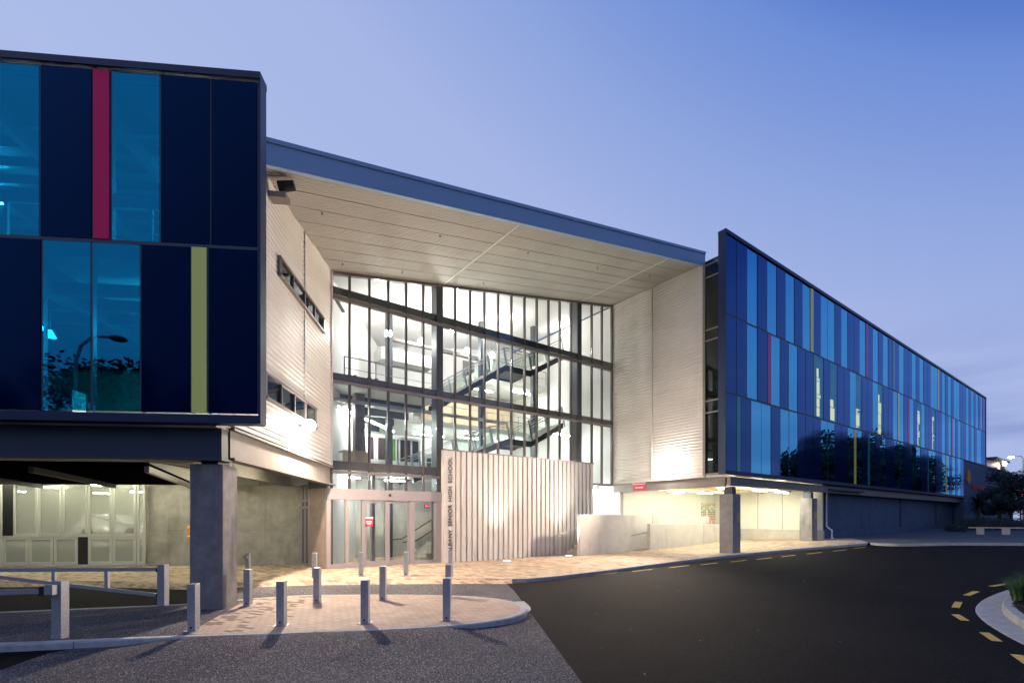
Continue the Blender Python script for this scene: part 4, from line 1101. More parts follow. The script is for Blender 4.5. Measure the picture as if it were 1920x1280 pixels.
tx = on_plane(FR, 843.5, b=7.93)[0]
text('ALBANY SENIOR HIGH SCHOOL', .44, M['letters'], sw, 'lettering', FR(tx + .11, 7.905, .06), (0, 0, 1), -FR.u, .008, length=4.55)
# in-ground uplights washing the wall
for i, (px, py) in enumerate([(951, 1049.5), (1066.5, 1038.5)]):
    x, y = FR(on_plane(FR, px, b=6.95)[0], 6.95)[:2]; z = g(x)
    t = thing('ground_uplight', ['square in-ground uplight nearer the doors at the foot of the ribbed wall', 'square in-ground uplight at the foot of the ribbed wall nearer the ramp'][i], 'light', (x, y, z), 'in-ground uplights')
    MB().box(Frame((x, y), 36), -.17, .17, -.17, .17, z - .05, z + .008).build('frame', M['galv'], t)
    MB().box(Frame((x, y), 36), -.14, .14, -.14, .14, z + .009, z + .014).build('lens', M['uplens'], t)
    L = bpy.data.lights.new('uplight_beam', 'SPOT'); L.energy = 1350; L.spot_blend = .85; L.color = (.96, 1.0, .88); L.shadow_soft_size = .14
    lo_ = bpy.data.objects.new('uplight_beam', L); C.objects.link(lo_); lo_.parent = t
    lo_.location = (0, 0, .05)
    a, b = FR.inv(x, y); dist = 7.93 - b
    L.spot_size = R_(70)
    dirv = (FR.v * .02 + Vector((0, 0, 1))).normalized()
    lo_.rotation_euler = dirv.to_track_quat('-Z', 'Y').to_euler()

# pier and side glazing left of the doors
pr = thing('entrance_pier', 'brown concrete pier beside the entrance doors', 'pier', (-8.1, 20.1, -.37))
def gpt(px, Y): return Vector(((px - CX) / FPX * Y, Y, 0))
p0, p1 = gpt(580, 20.6), gpt(610.5, 19.95); p2 = p1 + Vector((-.2, .7, 0)); p3 = p0 + Vector((-.2, .7, 0))
MB().prism([p[:2] for p in (p0, p1, p2, p3)], -.6, 2.96).build('shaft', M['pierbrown'], pr, bevel=.01)
MB().prism([p[:2] for p in (gpt(578, 20.7), gpt(611.5, 19.98), p2 + Vector((0, .3, 0)), p3 + Vector((0, .3, 0)))], 2.965, 3.98).build('dark_cladding', M['steel'], pr)
sg = thing('side_glazing', 'narrow aluminium-framed glass door between the concrete wall and the pier', 'door', (-9, 21.3, -.37))
q0, q1 = gpt(566, 21.75), gpt(580, 20.75)
mb = MB()
for f in (0, .5, 1):
    p = q0.lerp(q1, f); mb.bar(p + Vector((0, 0, -.37)), p + Vector((0, 0, 3.2)), .09, .09)
for z in (-.3, 2.2, 2.5, 3.15): mb.bar(q0 + Vector((0, 0, z)), q1 + Vector((0, 0, z)), .07, .1)
mb.build('door_frame', M['alulight'], sg)
MB().quad(q0 + Vector((0, 0, -.37)), q1 + Vector((0, 0, -.37)), q1 + Vector((0, 0, 3.2)), q0 + Vector((0, 0, 3.2))).build('pane', M['glass_dark'], sg)

# interior of the hall -------------------------------------------------
TB = 19.0
mb = MB()
# left inner wall continues the corrugated wall line, right inner wall, back wall
pL0 = FR(SG0, TG); pL1 = pL0 + FL.v * 11.5
aL1, bL1 = FR.inv(pL1.x, pL1.y)
mb.hexa([pL0 + Vector((-.2, .3, -.4)), pL1 + Vector((-.2, 0, -.4)), pL1 + Vector((-.4, 0, -.4)), pL0 + Vector((-.4, .3, -.4))], [pL0 + Vector((-.2, .3, 12.2)), pL1 + Vector((-.2, 0, 13)), pL1 + Vector((-.4, 0, 13)), pL0 + Vector((-.4, .3, 12.2))])
mb.box(FR, 1.55, 1.69, 7.75, TB, -.4, 14.92)
mb.box(FR, -4.5, 1.54, 11.0, 11.2, -.4, 3.75)
mb.box(FR, aL1 - 1.5, 1.55, TB, TB + .2, -.4, 15.2)
mb.build('inner_wall', M['white'], eh)
mb = MB(); ce = [FR(-19.5, TG + .13, soff(-19.5, TG) + .02), FR(1.55, TG + .13, soff(1.55, TG) + .02), FR(1.55, TB + .1, soff(1.55, TB) + .02), FR(-19.5, TB + .1, soff(-19.5, TB) + .02)]
mb.hexa(ce, [p + Vector((0, 0, .1)) for p in ce]); mb.build('inner_ceiling', M['white'], eh)
tag(MB().box(FR, -19, 1.5, TG + .13, TB, -.45, -.372).build('hall_floor', M['floor']), kind='structure')
SB_ = ms[6] + .2
mb = MB()
for z in (3.80, 7.42):
    mb.prism([FR(SG0 + .2, TG + .41)[:2], FR(SB_, TG + .41)[:2], FR(SB_, TB)[:2], FR(-19, TB)[:2], (FR(SG0, TG) + FL.v * 5)[:2]], z, z + .3)
    mb.box(FR, SB_ + .002, 1.54, 14.5, TB, z, z + .3)
mb.build('floor_slabs', M['ceil'], eh)
# timber-lined room at the back, dark columns, bulkhead
MB().box(FR, -6.5, 1.53, 18.7, 18.98, 7.73, 10.9).build('ply_wall', M['ply'], eh)
for s, t in ((-13.9, 9.6), (-11.3, 12.5), (-5.2, 12.8), (-1.0, 12.9)):
    if s > -12: MB().box(FR, s - .15, s + .15, t, t + .3, -.4, soff(s, t)).build('inner_column', M['steel'], eh)
    else: MB().box(FR, s - .22, s + .22, t, t + .4, 4.1, 7.42).build('inner_column', M['pierbrown'], eh)
bh = MB().box(FR, -11.0, -4.8, 13.2, 13.5, 11.6, 11.75).box(FR, -5.0, -4.8, 13.2, 13.5, 9.4, 11.6)
bh.build('portal_frame', M['beamgrey'], eh)
ad0 = on_plane(FR, 716, 668, b=13.0); ad1 = on_plane(FR, 812, 645, b=13.0)
MB().box(FR, ad0[0], ad1[0], 13.0, 14.2, ad0[2] - .1, ad0[2] + .55).build('air_duct', M['ceil'], eh)
for z in (7.18,):
    for t in (10.2, 12.2, 14.2, 16.5): MB().box(FR, -17, SB_, t, t + .18, z - .12, z + .24).build('ceiling_beam', M['steel'], eh)
# back concrete wall at ground level behind doors
MB().box(FR, -17.5, -5.5, 13.0, 13.2, -.372, 3.8).build('lobby_wall', M['concretelight'], eh)
MB().box(FR, -13.35, -13.2, 9.6, 9.9, -.37, 3.7).build('lobby_post', M['alulight'], eh)
gl_ = MB(); gl_.box(FR, -4.6, 1.54, 14.6, TB - .05, 11.05, 11.3); gl_.build('gallery_slab', M['ceil'], eh)
def rail(z, s0, s1, t, nm):
    mb = MB(); mb.tube([FR(s0, t, z + 1.05), FR(s1, t, z + 1.05)], .03, 6); mb.tube([FR(s0, t, z + .55), FR(s1, t, z + .55)], .015, 6)
    n = int((s1 - s0) / 1.2)
    for i in range(n + 1): mb.bar(FR(s0 + (s1 - s0) * i / n, t, z), FR(s0 + (s1 - s0) * i / n, t, z + 1.05), .05, .05)
    mb.build(nm, M['galv'], eh)
rail(11.3, -4.5, 1.5, 14.7, 'gallery_railing'); rail(7.72, SB_ + .1, 1.5, 14.6, 'gallery_railing'); rail(4.1, SB_ + .1, 1.5, 14.6, 'gallery_railing'); rail(7.72, SG0 + .8, SB_ - .2, TG + .75, 'gallery_railing')
for s_, z_ in ((-8.6, 7.73), (-9.9, 7.73), (-3.0, 11.31), (.4, 11.31), (-6.3, 4.11), (-2.2, 4.11), (.3, 4.11)):
    dd_ = MB().box(FR, s_, s_ + 1.0, TB - .06, TB - .003, z_, z_ + 2.2).build('inner_door', M['beamgrey'], eh)
    MB().box(FR, s_ + .35, s_ + .65, TB - .066, TB - .061, z_ + 1.1, z_ + 1.9).build('pane', M['glass_dark'], dd_)
for i, (s_, z_, w_, h_) in enumerate([(-12.5, 9.0, 1.2, 1.0), (-10.8, 9.4, .8, 1.1), (-6.9, 8.9, 1.4, .9), (-1.4, 12.3, 1.5, .9)]):
    MB().box(FR, s_, s_ + w_, TB - .05, TB - .003, z_, z_ + h_).build('notice_board', pmat('notice_%d' % i, [(.12, .18, .28), (.35, .10, .08), (.28, .26, .18), (.10, .22, .16)][i], .7), eh)
MB().tube([FR(-15.2, 9.4, 6.95), FR(-6.0, 9.4, 6.95)], .09, 10).build('pipe', M['galv'], eh)
# stairs
def stair(F, t0, w, s0, z0, s1, z1, s2, s3, z3, name, label, steps=11):
    o = thing(name, label, 'stair', F(s0, t0, z0))
    for nm, tt in (('stringer', t0), ('stringer', t0 + w)):
        mb = MB()
        pts = [(s0, z0), (s1, z1), (s2, z1), (s3, z3)]
        for (a, za), (b, zb) in zip(pts, pts[1:]):
            mb.hexa([F(a, tt, za - .34), F(b, tt, zb - .34), F(b, tt + .07, zb - .34), F(a, tt + .07, za - .34)], [F(a, tt, za), F(b, tt, zb), F(b, tt + .07, zb), F(a, tt + .07, za)])
        mb.build(nm, M['darkstair'], o)
    mb = MB()
    for (a, za, b, zb) in ((s0, z0, s1, z1), (s2, z1, s3, z3)):
        for i in range(steps):
            f = (i + .5) / steps; s = a + (b - a) * f; z = za + (zb - za) * f
            mb.box(F, s - .16, s + .16, t0 + .08, t0 + w - .01, z - .1, z - .04)
    mb.build('treads', M['alulight'], o)
    MB().box(F, s1, s2, t0 + .08, t0 + w - .01, z1 - .25, z1 - .04).build('landing', M['darkstair'], o)
    for tt in (t0 + .03, t0 + w + .03):
        mb = MB(); pm = MB(); gl = MB()
        pts = [(s0, z0), (s1, z1), (s2, z1), (s3, z3)]
        for h in (1.0, .82): mb.tube([F(a, tt, z + h) for a, z in pts], .022 if h < 1 else .03, 6)
        for (a, za), (b, zb) in zip(pts, pts[1:]):
            n = max(1, int(abs(b - a) / 1.1))
            for i in range(n + 1):
                f = i / n; s = a + (b - a) * f; z = za + (zb - za) * f
                pm.bar(F(s + .16, tt, z - .25), F(s - .12, tt, z + .98), .05, .09)
            gl.hexa([F(a, tt, za + .08), F(b, tt, zb + .08), F(b, tt + .01, zb + .08), F(a, tt + .01, za + .08)], [F(a, tt, za + .75), F(b, tt, zb + .75), F(b, tt + .01, zb + .75), F(a, tt + .01, za + .75)])
        mb.build('handrail', M['galv'], o); pm.build('balusters', M['galv'], o); gl.build('glass_panel', M['glass_clear'], o)
    return o
TS = 10.2
q = lambda px, py: (lambda r: (r[0], r[2]))(on_plane(FR, px, py, b=TS))
A0 = q(832, 750); A1 = q(948, 684); A2 = q(995, 700); A3 = q(1056, 664)
stair(FR, TS, 1.7, A0[0], A0[1], A1[0], A1[1], A2[0], A3[0], A3[1], 'staircase', 'upper steel and glass staircase hanging inside the glazed hall')
B0 = q(775, 892); B1 = q(953, 822); B2 = q(996, 832); B3 = q(1056, 792)
stair(FR, TS, 1.7, B0[0], B0[1], B1[0], B1[1], B2[0], B3[0], B3[1], 'staircase', 'lower steel and glass staircase rising above the ribbed sign wall', 13)
# lobby stair behind the right side light
C0 = on_plane(FR, 775, 1040, b=10.0); 
lst = thing('lobby_stair', 'dim concrete stair with handrail behind the right side of the doors', 'stair', FR(C0[0], 10, -.37))
mb = MB()
for i in range(14): mb.box(FR, C0[0] + .2 + i * .29, C0[0] + .49 + i * .29, 9.6, 11.4, -.372, -.37 + (i + 1) * .17)
mb.build('steps', M['concrete'], lst)
MB().tube([FR(C0[0] - .6, 9.9, .55), FR(C0[0] + .1, 9.9, .6), FR(C0[0] + 3.6, 9.9, 2.65)], .028).build('handrail', M['steel'], lst)
MB().tube([FR(C0[0] - .6, 11.6, .6), FR(C0[0] + .1, 11.6, .65), FR(C0[0] + 3.6, 11.6, 2.7)], .028).build('handrail', M['steel'], lst)
# pendant globes
for px, py, t in [(728, 625, 11.5), (790, 640, 12.5), (849, 617, 10.0), (876, 657, 13.2), (922, 665, 14.0), (945, 603, 12.0), (1059, 596, 12.5)]:
    s, _, z = on_plane(FR, px, py, b=t); z = min(z, soff(s, t) - .5)
    o = thing('pendant_lamp', 'glowing round pendant lamp hanging inside the glazed hall', 'lamp', FR(s, t, z), 'pendant lamps in the glazed hall')
    MB().ball(FR(s, t, z), .17).build('globe', M['globe'], o)
    MB().tube([FR(s, t, z + .165), FR(s, t, soff(s, t))], .012, 6).build('cord', M['steel'], o)
# linear lights on first floor ceiling and upper floor rear
for s, t in ((-14.0, 10.8), (-12.4, 12.4), (-13.2, 11.6), (-11.6, 13.2), (-15.2, 9.6), (-10.8, 14.0)):
    tubelight(FR, s, t, 45, 1.5, 6.75, M['tubein'], 'row of fluorescent tubes over the first-floor gallery', 'first-floor gallery tube lights')
for s, t, z in ((-4, 16, 7.15), (-1, 16, 7.15), (-3.4, 16, 10.6), (-.4, 15, 10.6), (-7, 16.5, 7.15), (-.2, 11, 7.1), (-1.2, 9.6, 3.5), (.5, 9.6, 3.5)):
    tubelight(FR, s, t, 0, 2.2, z, M['tubein'], 'fluorescent tube at the back of the glazed hall', 'rear hall tube lights')
for s, t in ((-14.2, 10.5), (-11.6, 11.0)):
    tubelight(FR, s, t, 0, 1.2, 3.6, M['tubein'], 'fluorescent tube on the ceiling of the entrance lobby', 'lobby tube lights')
# first floor furniture
dk = thing('reception_desk', 'ochre timber desk front on the first-floor gallery', 'desk', FR(-14, 9.4, 4.1))
a0 = on_plane(FR, 643, 845, b=9.4); a1 = on_plane(FR, 693, 872, b=9.4)
MB().box(FR, a0[0], a1[0], 9.4, 9.5, 4.11, a0[2]).build('front', M['ply'], dk)
MB().box(FR, a0[0], a1[0], 9.3, 10.1, a0[2] + .002, a0[2] + .04).build('worktop', M['ply'], dk)
cols = [('blue_grey', (.10, .16, .22)), ('magenta', (.35, .05, .25)), ('brown', (.05, .02, .02)), ('lime', (.15, .45, .02)), ('dark_olive', (.03, .04, .02)), ('dark_brown', (.04, .03, .02))]
for i, (nm, c) in enumerate(cols):
    s = on_plane(FR, (672, 686, 708, 723, 752, 768)[i], b=13.4)[0]; z = on_plane(FR, 700, 845, b=13.4)[2]
    o = thing('pin_board', '%s pin board in the row of boards at the back of the gallery' % nm.replace('_', ' '), 'board', FR(s, 13.4, z))
    MB().box(FR, s - .55, s + .55, 13.4, 13.45, 4.95, 6.15).build('panel', pmat('board_' + nm, c, .7), o)
    fm = MB()
    for a in (-.62, .62): fm.box(FR, s + a - .05, s + a + .05, 13.38, 13.46, 4.1, 6.2)
    fm.box(FR, s - .57, s + .57, 13.38, 13.46, 6.155, 6.3); fm.box(FR, s - .57, s + .57, 13.38, 13.46, 4.75, 4.93)
    fm.build('frame', M['signwhite'], o)
gr_ = thing('gallery_planter', 'row of small brown figures on the second-floor ledge inside the glass', 'display', FR(-14.5, 9, 7.8))
a0 = on_plane(FR, 652, 700, b=9.0)[0]; mb = MB()
for i in range(9): mb.ball(FR(a0 + i * .16, 9.0 + .1 * (i % 2), 7.86 + .1 * random.random()), .12, 8, 6)
mb.build('figures', pmat('figure_brown', (.25, .14, .08), .7), gr_)

# ------------------------------------------------------------------ floodlights on the walls
def floodlight(F, a, b, z, nrm, name_label, power, col=(1.0, .80, .62), cone=172, blend=.35, tilt=1.45):
    c = F(a, b, z)
    t = thing('floodlight', name_label, 'light', c)
    n = (F.u * nrm[0] + F.v * nrm[1]).normalized(); s = Vector((-n.y, n.x, 0)); u = Vector((0, 0, 1))
    def bx(d0, d1, w, h0, h1):
        lo_ = [c + n * d + s * k + u * h0 for d, k in ((d0, -w), (d0, w), (d1, w), (d1, -w))]
        return MB().hexa(lo_, [p + u * (h1 - h0) for p in lo_])
    bx(.0, .22, .05, -.05, .05).build('bracket', M['steel'], t)
    bx(.22, .33, .14, -.11, .12).build('housing', M['steel'], t, bevel=.02)
    MB().ball(c + n * .36, .185, 20, 12).build('lens', M['flood'], t)
    L = bpy.data.lights.new('flood_beam', 'SPOT'); L.energy = power; L.color = col; L.spot_size = R_(cone); L.spot_blend = blend; L.shadow_soft_size = .12
    o = bpy.data.objects.new('flood_beam', L); C.objects.link(o); o.parent = t
    o.location = n * .56
    o.rotation_euler = (n + Vector((0, 0, -tilt))).normalized().to_track_quat('-Z', 'Y').to_euler()
    return t
_, tb_, zb_ = on_plane(FL, 563, 797, a=-.9)
floodlight(FL, -.96, tb_, zb_, (1, 0), 'glaring floodlight on the left corrugated wall by the entrance', 5600)
_, tb_, zb_ = on_plane(FR, 1257, 875, a=1.4)
floodlight(FR, 1.46, tb_, zb_, (-1, 0), 'glaring floodlight low on the right corrugated wall', 10500, cone=116, blend=.9, tilt=.16)
# dark projector lamp at the top of the left wall
_, tc_, zc_ = on_plane(FL, 524, 352, a=-.7)
pj = thing('projector_lamp', 'unlit black spotlight on a bracket high on the left corrugated wall', 'light', FL(-.96, tc_, zc_))
MB().box(FL, -.96, -.5, tc_ - .1, tc_ + .25, zc_ - .32, zc_ - .16).build('bracket', M['beamgrey'], pj)
MB().tube([FL(-.72, tc_, zc_ + .02), FL(-.3, tc_ + .02, zc_ + .1)], [.15, .13], 12).build('head', M['rubber'], pj)
MB().tube([FL(-.62, tc_, zc_ - .2), FL(-.62, tc_, zc_ + .05)], .06, 8).build('yoke', M['rubber'], pj)
# red sign on the beam
_, t0_, z1_ = on_plane(FR, 1211, 905, a=1.50); _, t1_, z0_ = on_plane(FR, 1187, 921, a=1.50)
FS = Frame(FR(1.51, t1_)[:2], 36.18 - 90)
_s = thing('beam_sign', 'red sign with a white heading on the beam under the right corrugated wall', 'sign', FR(1.5, t1_, z0_))
ln = abs(t1_ - t0_); zb0, zb1 = 3.36, 3.36 + (z1_ - z0_)
MB().box(FS, 0, ln, -.03, 0, zb0, zb1).build('board', M['signred'], _s)
MB().box(FS, 0, ln, -.04, -.031, zb1 - .1, zb1 + .06).build('header', M['signwhite'], _s)
mb = MB()
for i in range(12): mb.box(FS, ln * .2 + i * ln * .05, ln * .2 + i * ln * .05 + ln * .035, -.036, -.0305, zb0 + .14, zb0 + .2)
mb.build('lettering', M['signwhite'], _s)
mb = MB()
for i in range(14): mb.box(FS, ln * .08 + i * ln * .06, ln * .08 + i * ln * .06 + ln * .04, -.045, -.041, zb1 - .06, zb1 + .02)
mb.build('heading_lettering', M['signred'], _s)

# ------------------------------------------------------------------ bollards and gates
def bollard_mesh(h=.86):
    t = thing('bollard', '', 'bollard', (0, 0, 0))
    w = .074
    lo_ = [Vector((x * w, y * w, .012)) for x, y in ((-1, -1), (1, -1), (1, 1), (-1, 1))]
    MB().hexa(lo_, [p + Vector((0, 0, h - (0 if p.y > 0 else .012))) for p in lo_]).build('post', M['galv'], t, bevel=.006)
    MB().box(W, -.13, .13, -.12, .12, -.01, .011).build('base_plate', M['galv'], t)
    MB().tube([(.0, -.0755, .07), (.0, -.073, .07)], .022, 10).build('drain_hole', M['rubber'], t)
    return t
proto = bollard_mesh()
bl = [(363, 1182, 'galvanised square bollard at the corner of the paving beside the left column'), (528, 1172, 'front-row galvanised bollard second from the left column, on the kerb edge'),
      (685, 1168, 'front-row galvanised bollard midway along the island'), (838, 1163, 'front-row galvanised bollard nearest the rounded island tip'),
      (465, 1135, 'back-row bollard standing right beside the left concrete column'), (595, 1129, 'back-row bollard standing between the second and third front ones'),
      (718, 1125, 'back-row bollard on the island in front of the sliding doors'), (841, 1119, 'back-row bollard half hidden by the front one near the island tip'),
      (590, 1082, 'far bollard on the footpath in front of the brown pier'), (677, 1080, 'far bollard on the footpath before the sliding doors'),
      (761.5, 1079, 'far bollard on the footpath at the right edge of the doors'), (845, 1078, 'far bollard on the footpath in front of the vertical lettering')]
for i, (px, py, lab) in enumerate(bl):
    o = proto if i == 0 else copy_tree(proto)
    x, y = gp(px, py); o.location = (x, y, g(x) + .006); o['label'] = lab; o['group'] = 'square galvanised bollards'
    o.rotation_euler = (0, 0, R_(random.uniform(-2, 2)))
# gates
x, y = gp(306, 1134); z = g(x)
gt = thing('barrier_gate', 'tapered galvanised swing gate with a tall hinge post, behind the front gate', 'gate', (x, y, z))
MB().box(Frame((x, y), 0), -.085, .085, -.085, .085, z, z + .98).build('hinge_post', M['galv'], gt, bevel=.006)
e = Vector((x - 4.6, y - .55, 0))
def gz(f, zz): return Vector((x - .1 + (e.x - x) * f, y + (e.y - y) * f, z + zz))
tr_, br_ = (.86, .87), (.30, .74)
mb = MB(); mb.bar(gz(0, .86), gz(1, .90), .06, .09); mb.build('top_rail', M['galv'], gt)
MB().bar(gz(0, .24), gz(.86, .80), .06, .08).build('bottom_rail', M['galv'], gt)
for f in (.245, .49, .735):
    MB().bar(gz(f, .24 + .56 * f / .86 + .03), gz(f, .83), .07, .08, up=(1, 0, 0)).build('upright', M['galv'], gt)
mb = MB()
for zz in (.24, .84): mb.box(Frame((x, y), 0), -.14, -.085, -.05, .05, z + zz - .04, z + zz + .04)
mb.build('hinge', M['rubber'], gt)
x, y = gp(113, 1196); z = g(x)
g2 = thing('barrier_gate', 'front galvanised gate arm held by a square post at the lower left', 'gate', (x, y, z))
MB().box(Frame((x, y), 0), -.085, .085, -.08, .08, z, z + 1.0).build('latch_post', M['galv'], g2, bevel=.006)
MB().box(Frame((x, y), 0), -.09, .05, -.2, -.082, z + .78, z + .95).build('latch', M['galv'], g2)
MB().box(Frame((x, y), 0), -.2, -.091, -.18, -.1, z + .76, z + .92).build('catch', M['rubber'], g2)
MB().bar((x - .2, y - .14, z + .84), (x - 3.0, y - .75, z + .84), .07, .085).build('top_rail', M['galv'], g2)
x, y = gp(465, 1070); y = min(y, 18.5); x = (465 - CX) / FPX * y
lp = thing('gate_latch_post', 'slim far post with a latch bracket behind the back-row bollard by the column', 'post', (x, y, g(x)))
zt = CAMZ + (CY - 1035.5) / FPX * y
MB().box(Frame((x, y), 0), -.07, .07, -.07, .07, g(x), zt).build('shaft', M['galv'], lp)
MB().box(Frame((x, y), 0), -.16, .04, -.16, -.072, zt - .22, zt - .08).build('latch', M['galv'], lp)

# ------------------------------------------------------------------ far right: verge, bench, planting, trees
far = [FR(13.0, -.5)[:2], gp(1630, 1016.9), gp(1650, 1018.3), gp(1690, 1019.5), gp(1760, 1018), gp(1850, 1017.5), gp(1960, 1018), gp(2200, 1024), (90, 60), (90, 90), FR(SB + 10, 3)[:2], FR(13.2, 3)[:2]]
sheet('far_footpath', far, pmat('far_paving', (.085, .09, .10), .9, var=.25, vscale=3), g, dz=-.01)
kerbstrip('far_kerb', smooth([gp(1632, 1016.9), gp(1650, 1018.3), gp(1690, 1019.5), gp(1760, 1018), gp(1850, 1017.5), gp(1960, 1018), gp(2200, 1024)], 2), .18, lambda x: g(x) + .004, lambda x: groad(x) - .05)
x0, y0 = gp(1838, 1001); x1, y1 = gp(1886, 1001.5)
bn = thing('bench', 'long low bench with a timber seat on concrete legs at the far verge', 'bench', (x0, y0, g(x0)))
zs = CAMZ + (CY - 988.5) / FPX * y0
d = Vector((x1 - x0, y1 - y0, 0)); u = d.normalized()
MB().bar(Vector((x0, y0, zs)) - u * .6, Vector((x1, y1, zs)) + u * 3.2, .42, .07).build('seat', M['ply'], bn)
for k in (0, 1, 2):
    p = Vector((x0, y0, 0)) + d * k; FFb = Frame(p[:2], math.degrees(math.atan2(u.y, u.x)))
    MB().box(FFb, -.2, .2, -.18, .18, g(p.x) - .05, zs - .04).build('leg', M['concretelight'], bn)

def leafcloud(mb, c, rad, n, leaf, sq=1.0, gaps=True):
    for _ in range(n):
        th = random.random() * 6.283; cz = random.uniform(-1, 1); r = rad * random.random() ** .45
        p = Vector(c) + Vector((math.cos(th) * math.sqrt(1 - cz * cz) * r, math.sin(th) * math.sqrt(1 - cz * cz) * r, cz * r * sq))
        a = Vector((random.gauss(0, 1), random.gauss(0, 1), random.gauss(0, .6))).normalized(); b = a.orthogonal().normalized()
        l = leaf * random.uniform(.6, 1.3)
        mb.add([p - a * l, p + b * l * .42, p + a * l, p - b * l * .42], [(0, 1, 2, 3)])
def tree(name, base, h, crown_r, label, group=None, clumps=14, leaves=260, leaf=.16, mat='leafd', trunk=.16, low=.35):
    t = thing(name, label, 'tree', base, group)
    b = Vector(base); mb = MB()
    mb.tube([b, b + Vector((.05 * h * random.uniform(-.4, .4), 0, h * .35)), b + Vector((.06 * h * random.uniform(-.5, .5), .02 * h, h * .7))], [trunk, trunk * .7, trunk * .3], 9)
    cr = MB(); ctr = b + Vector((0, 0, h * (low + 1) / 2))
    for i in range(clumps):
        a = random.random() * 6.283; rr = crown_r * math.sqrt(random.random()) * .85; zz = random.uniform(low, .93)
        k = 1 - abs(zz - (low + .93) / 2) / ((.93 - low)) * .9
        c = b + Vector((math.cos(a) * rr * k, math.sin(a) * rr * k, h * zz))
        mb.tube([b + Vector((0, 0, h * min(zz, .55) * .75)), (b + Vector((0, 0, h * zz * .8))).lerp(c, .5), c], [trunk * .35, trunk * .2, trunk * .06], 5)
        leafcloud(cr, c, crown_r * random.uniform(.28, .48), leaves, leaf, .75)
    mb.build('trunk', M['bark'], t); cr.build('crown', M[mat], t, recalc=False)
    return t
def at(px, Y): 
    x = (px - CX) / FPX * Y; return (x, Y, g(x))
tree('tree', at(1874, 43), 3.7, 1.7, 'dark bushy tree left of the tallest one at the far right verge', leaf=.13)
tree('tree', at(1896, 44), 5.4, 2.1, 'tallest dark tree in the clump at the far right verge', leaf=.13, clumps=18)
tree('tree', at(1925, 45), 4.4, 1.9, 'dark tree cut by the right edge of the photograph', leaf=.13)
# cabbage tree
def cabbage(px, Y, h, label):
    b = Vector(at(px, Y)); t = thing('cabbage_tree', label, 'tree', b)
    MB().tube([b, b + Vector((.1, 0, h * .6))], [.12, .09], 8).build('trunk', M['bark'], t)
    mb = MB(); c = b + Vector((.1, 0, h * .6))
    for i in range(160):
        d = Vector((random.gauss(0, 1), random.gauss(0, 1), random.gauss(.25, .8))).normalized(); L = h * .42 * random.uniform(.7, 1.1); s = d.cross(Vector((0, 0, 1))).normalized() * .035
        m = c + d * L * .6; e = c + d * L - Vector((0, 0, L * .18))
        mb.add([c - s, c + s, m + s, m - s], [(0, 1, 2, 3)]); mb.add([m - s, m + s, e], [(0, 1, 2)])
    mb.build('crown', M['leafd'], t, recalc=False)
cabbage(1833, 42, 3.6, 'spiky cabbage tree in front of the concrete annexe wall')
# ground cover hedge
mb = MB()
for i in range(90):
    px = random.uniform(1782, 1990); Y = random.uniform(37, 44)
    hgt = .45 if px < 1810 else .8
    leafcloud(mb, Vector(at(px, Y)) + Vector((0, 0, hgt * .5)), hgt, 90, .09, .7)
tag(mb.build('ground_cover', M['leafd'], recalc=False), 'dark low shrubs massed behind the far bench', 'shrubs', kind='stuff')
# street lamp beyond the annexe
x, y, z = at(1896, 72)
sl = thing('street_lamp', 'distant lit street lamp beyond the concrete annexe', 'street lamp', (x, y, z))
zt = CAMZ + (CY - 857) / FPX * 72
MB().tube([(x + 1.8, y, z), (x + 1.8, y, zt - .2), (x + 1.5, y, zt + .15), (x + .3, y, zt + .2)], [.12, .08, .06, .05], 8).build('pole', M['galv'], sl)
MB().ball((x, y, zt), .34, sz=.4).build('lamp_head', M['farlamp'], sl)
x, y, z = at(1917, 60)
tl = thing('traffic_signal', 'small lit red signal at the right edge beyond the trees', 'traffic light', (x, y, z))
zt = CAMZ + (CY - 930) / FPX * 60
MB().tube([(x, y + .2, z), (x, y + .2, zt + .7)], .07, 8).build('pole', M['steel'], tl)
MB().box(Frame((x, y), 0), -.2, .2, 0, .15, zt - .5, zt + .5).build('housing', M['rubber'], tl)
MB().ball((x, y - .05, zt + .2), .16).build('lens', M['redled'], tl)

# trees and lamps across the street (seen only mirrored in the facades)
for i, (x, y, h, r) in enumerate([(54, 36.5, 8.5, 3.4), (59, 39.5, 12, 4.4), (63, 44, 11.5, 4.8), (70, 47, 13, 5), (76, 53, 12, 5), (84, 57, 13, 5.5), (93, 64, 12, 5.5)]):
    tree('tree', (x, y, g(x)), h, r, 'tall spreading tree across the street, seen mirrored in the lowest glass of the right wing', 'trees mirrored in the right wing', clumps=24, leaves=260, leaf=.34, trunk=.3, low=.22)
for i, (x, y, h, r) in enumerate([(-30, -28, 12, 5), (-40, -24, 11, 5), (-24, -34, 10, 5), (-17, -38, 11, 5), (-50, -20, 12, 6), (-36, -36, 13, 6)]):
    tree('tree', (x, y, g(x)), h * 1.5, r * 1.2, 'tree behind the viewer, seen mirrored in the lower left windows', 'trees mirrored in the left wing', clumps=20, leaves=220, leaf=.36, trunk=.3, low=.2)
sx, sy = -14.7, 1.5
sl2 = thing('street_lamp', 'curved street lamp mirrored in the lower left window', 'street lamp', (sx, sy, g(sx)))
MB().tube([(sx, sy, g(sx)), (sx, sy, 7.6), (sx + .1, sy - .1, 8.2), (sx + .45, sy - .2, 8.6), (sx + .9, sy - .3, 8.65)], [.1, .07, .06, .05, .05], 10).build('pole', M['galv'], sl2)
MB().ball((sx + 1.2, sy - .35, 8.62), .3, sz=.35).build('lamp_head', M['steel'], sl2)

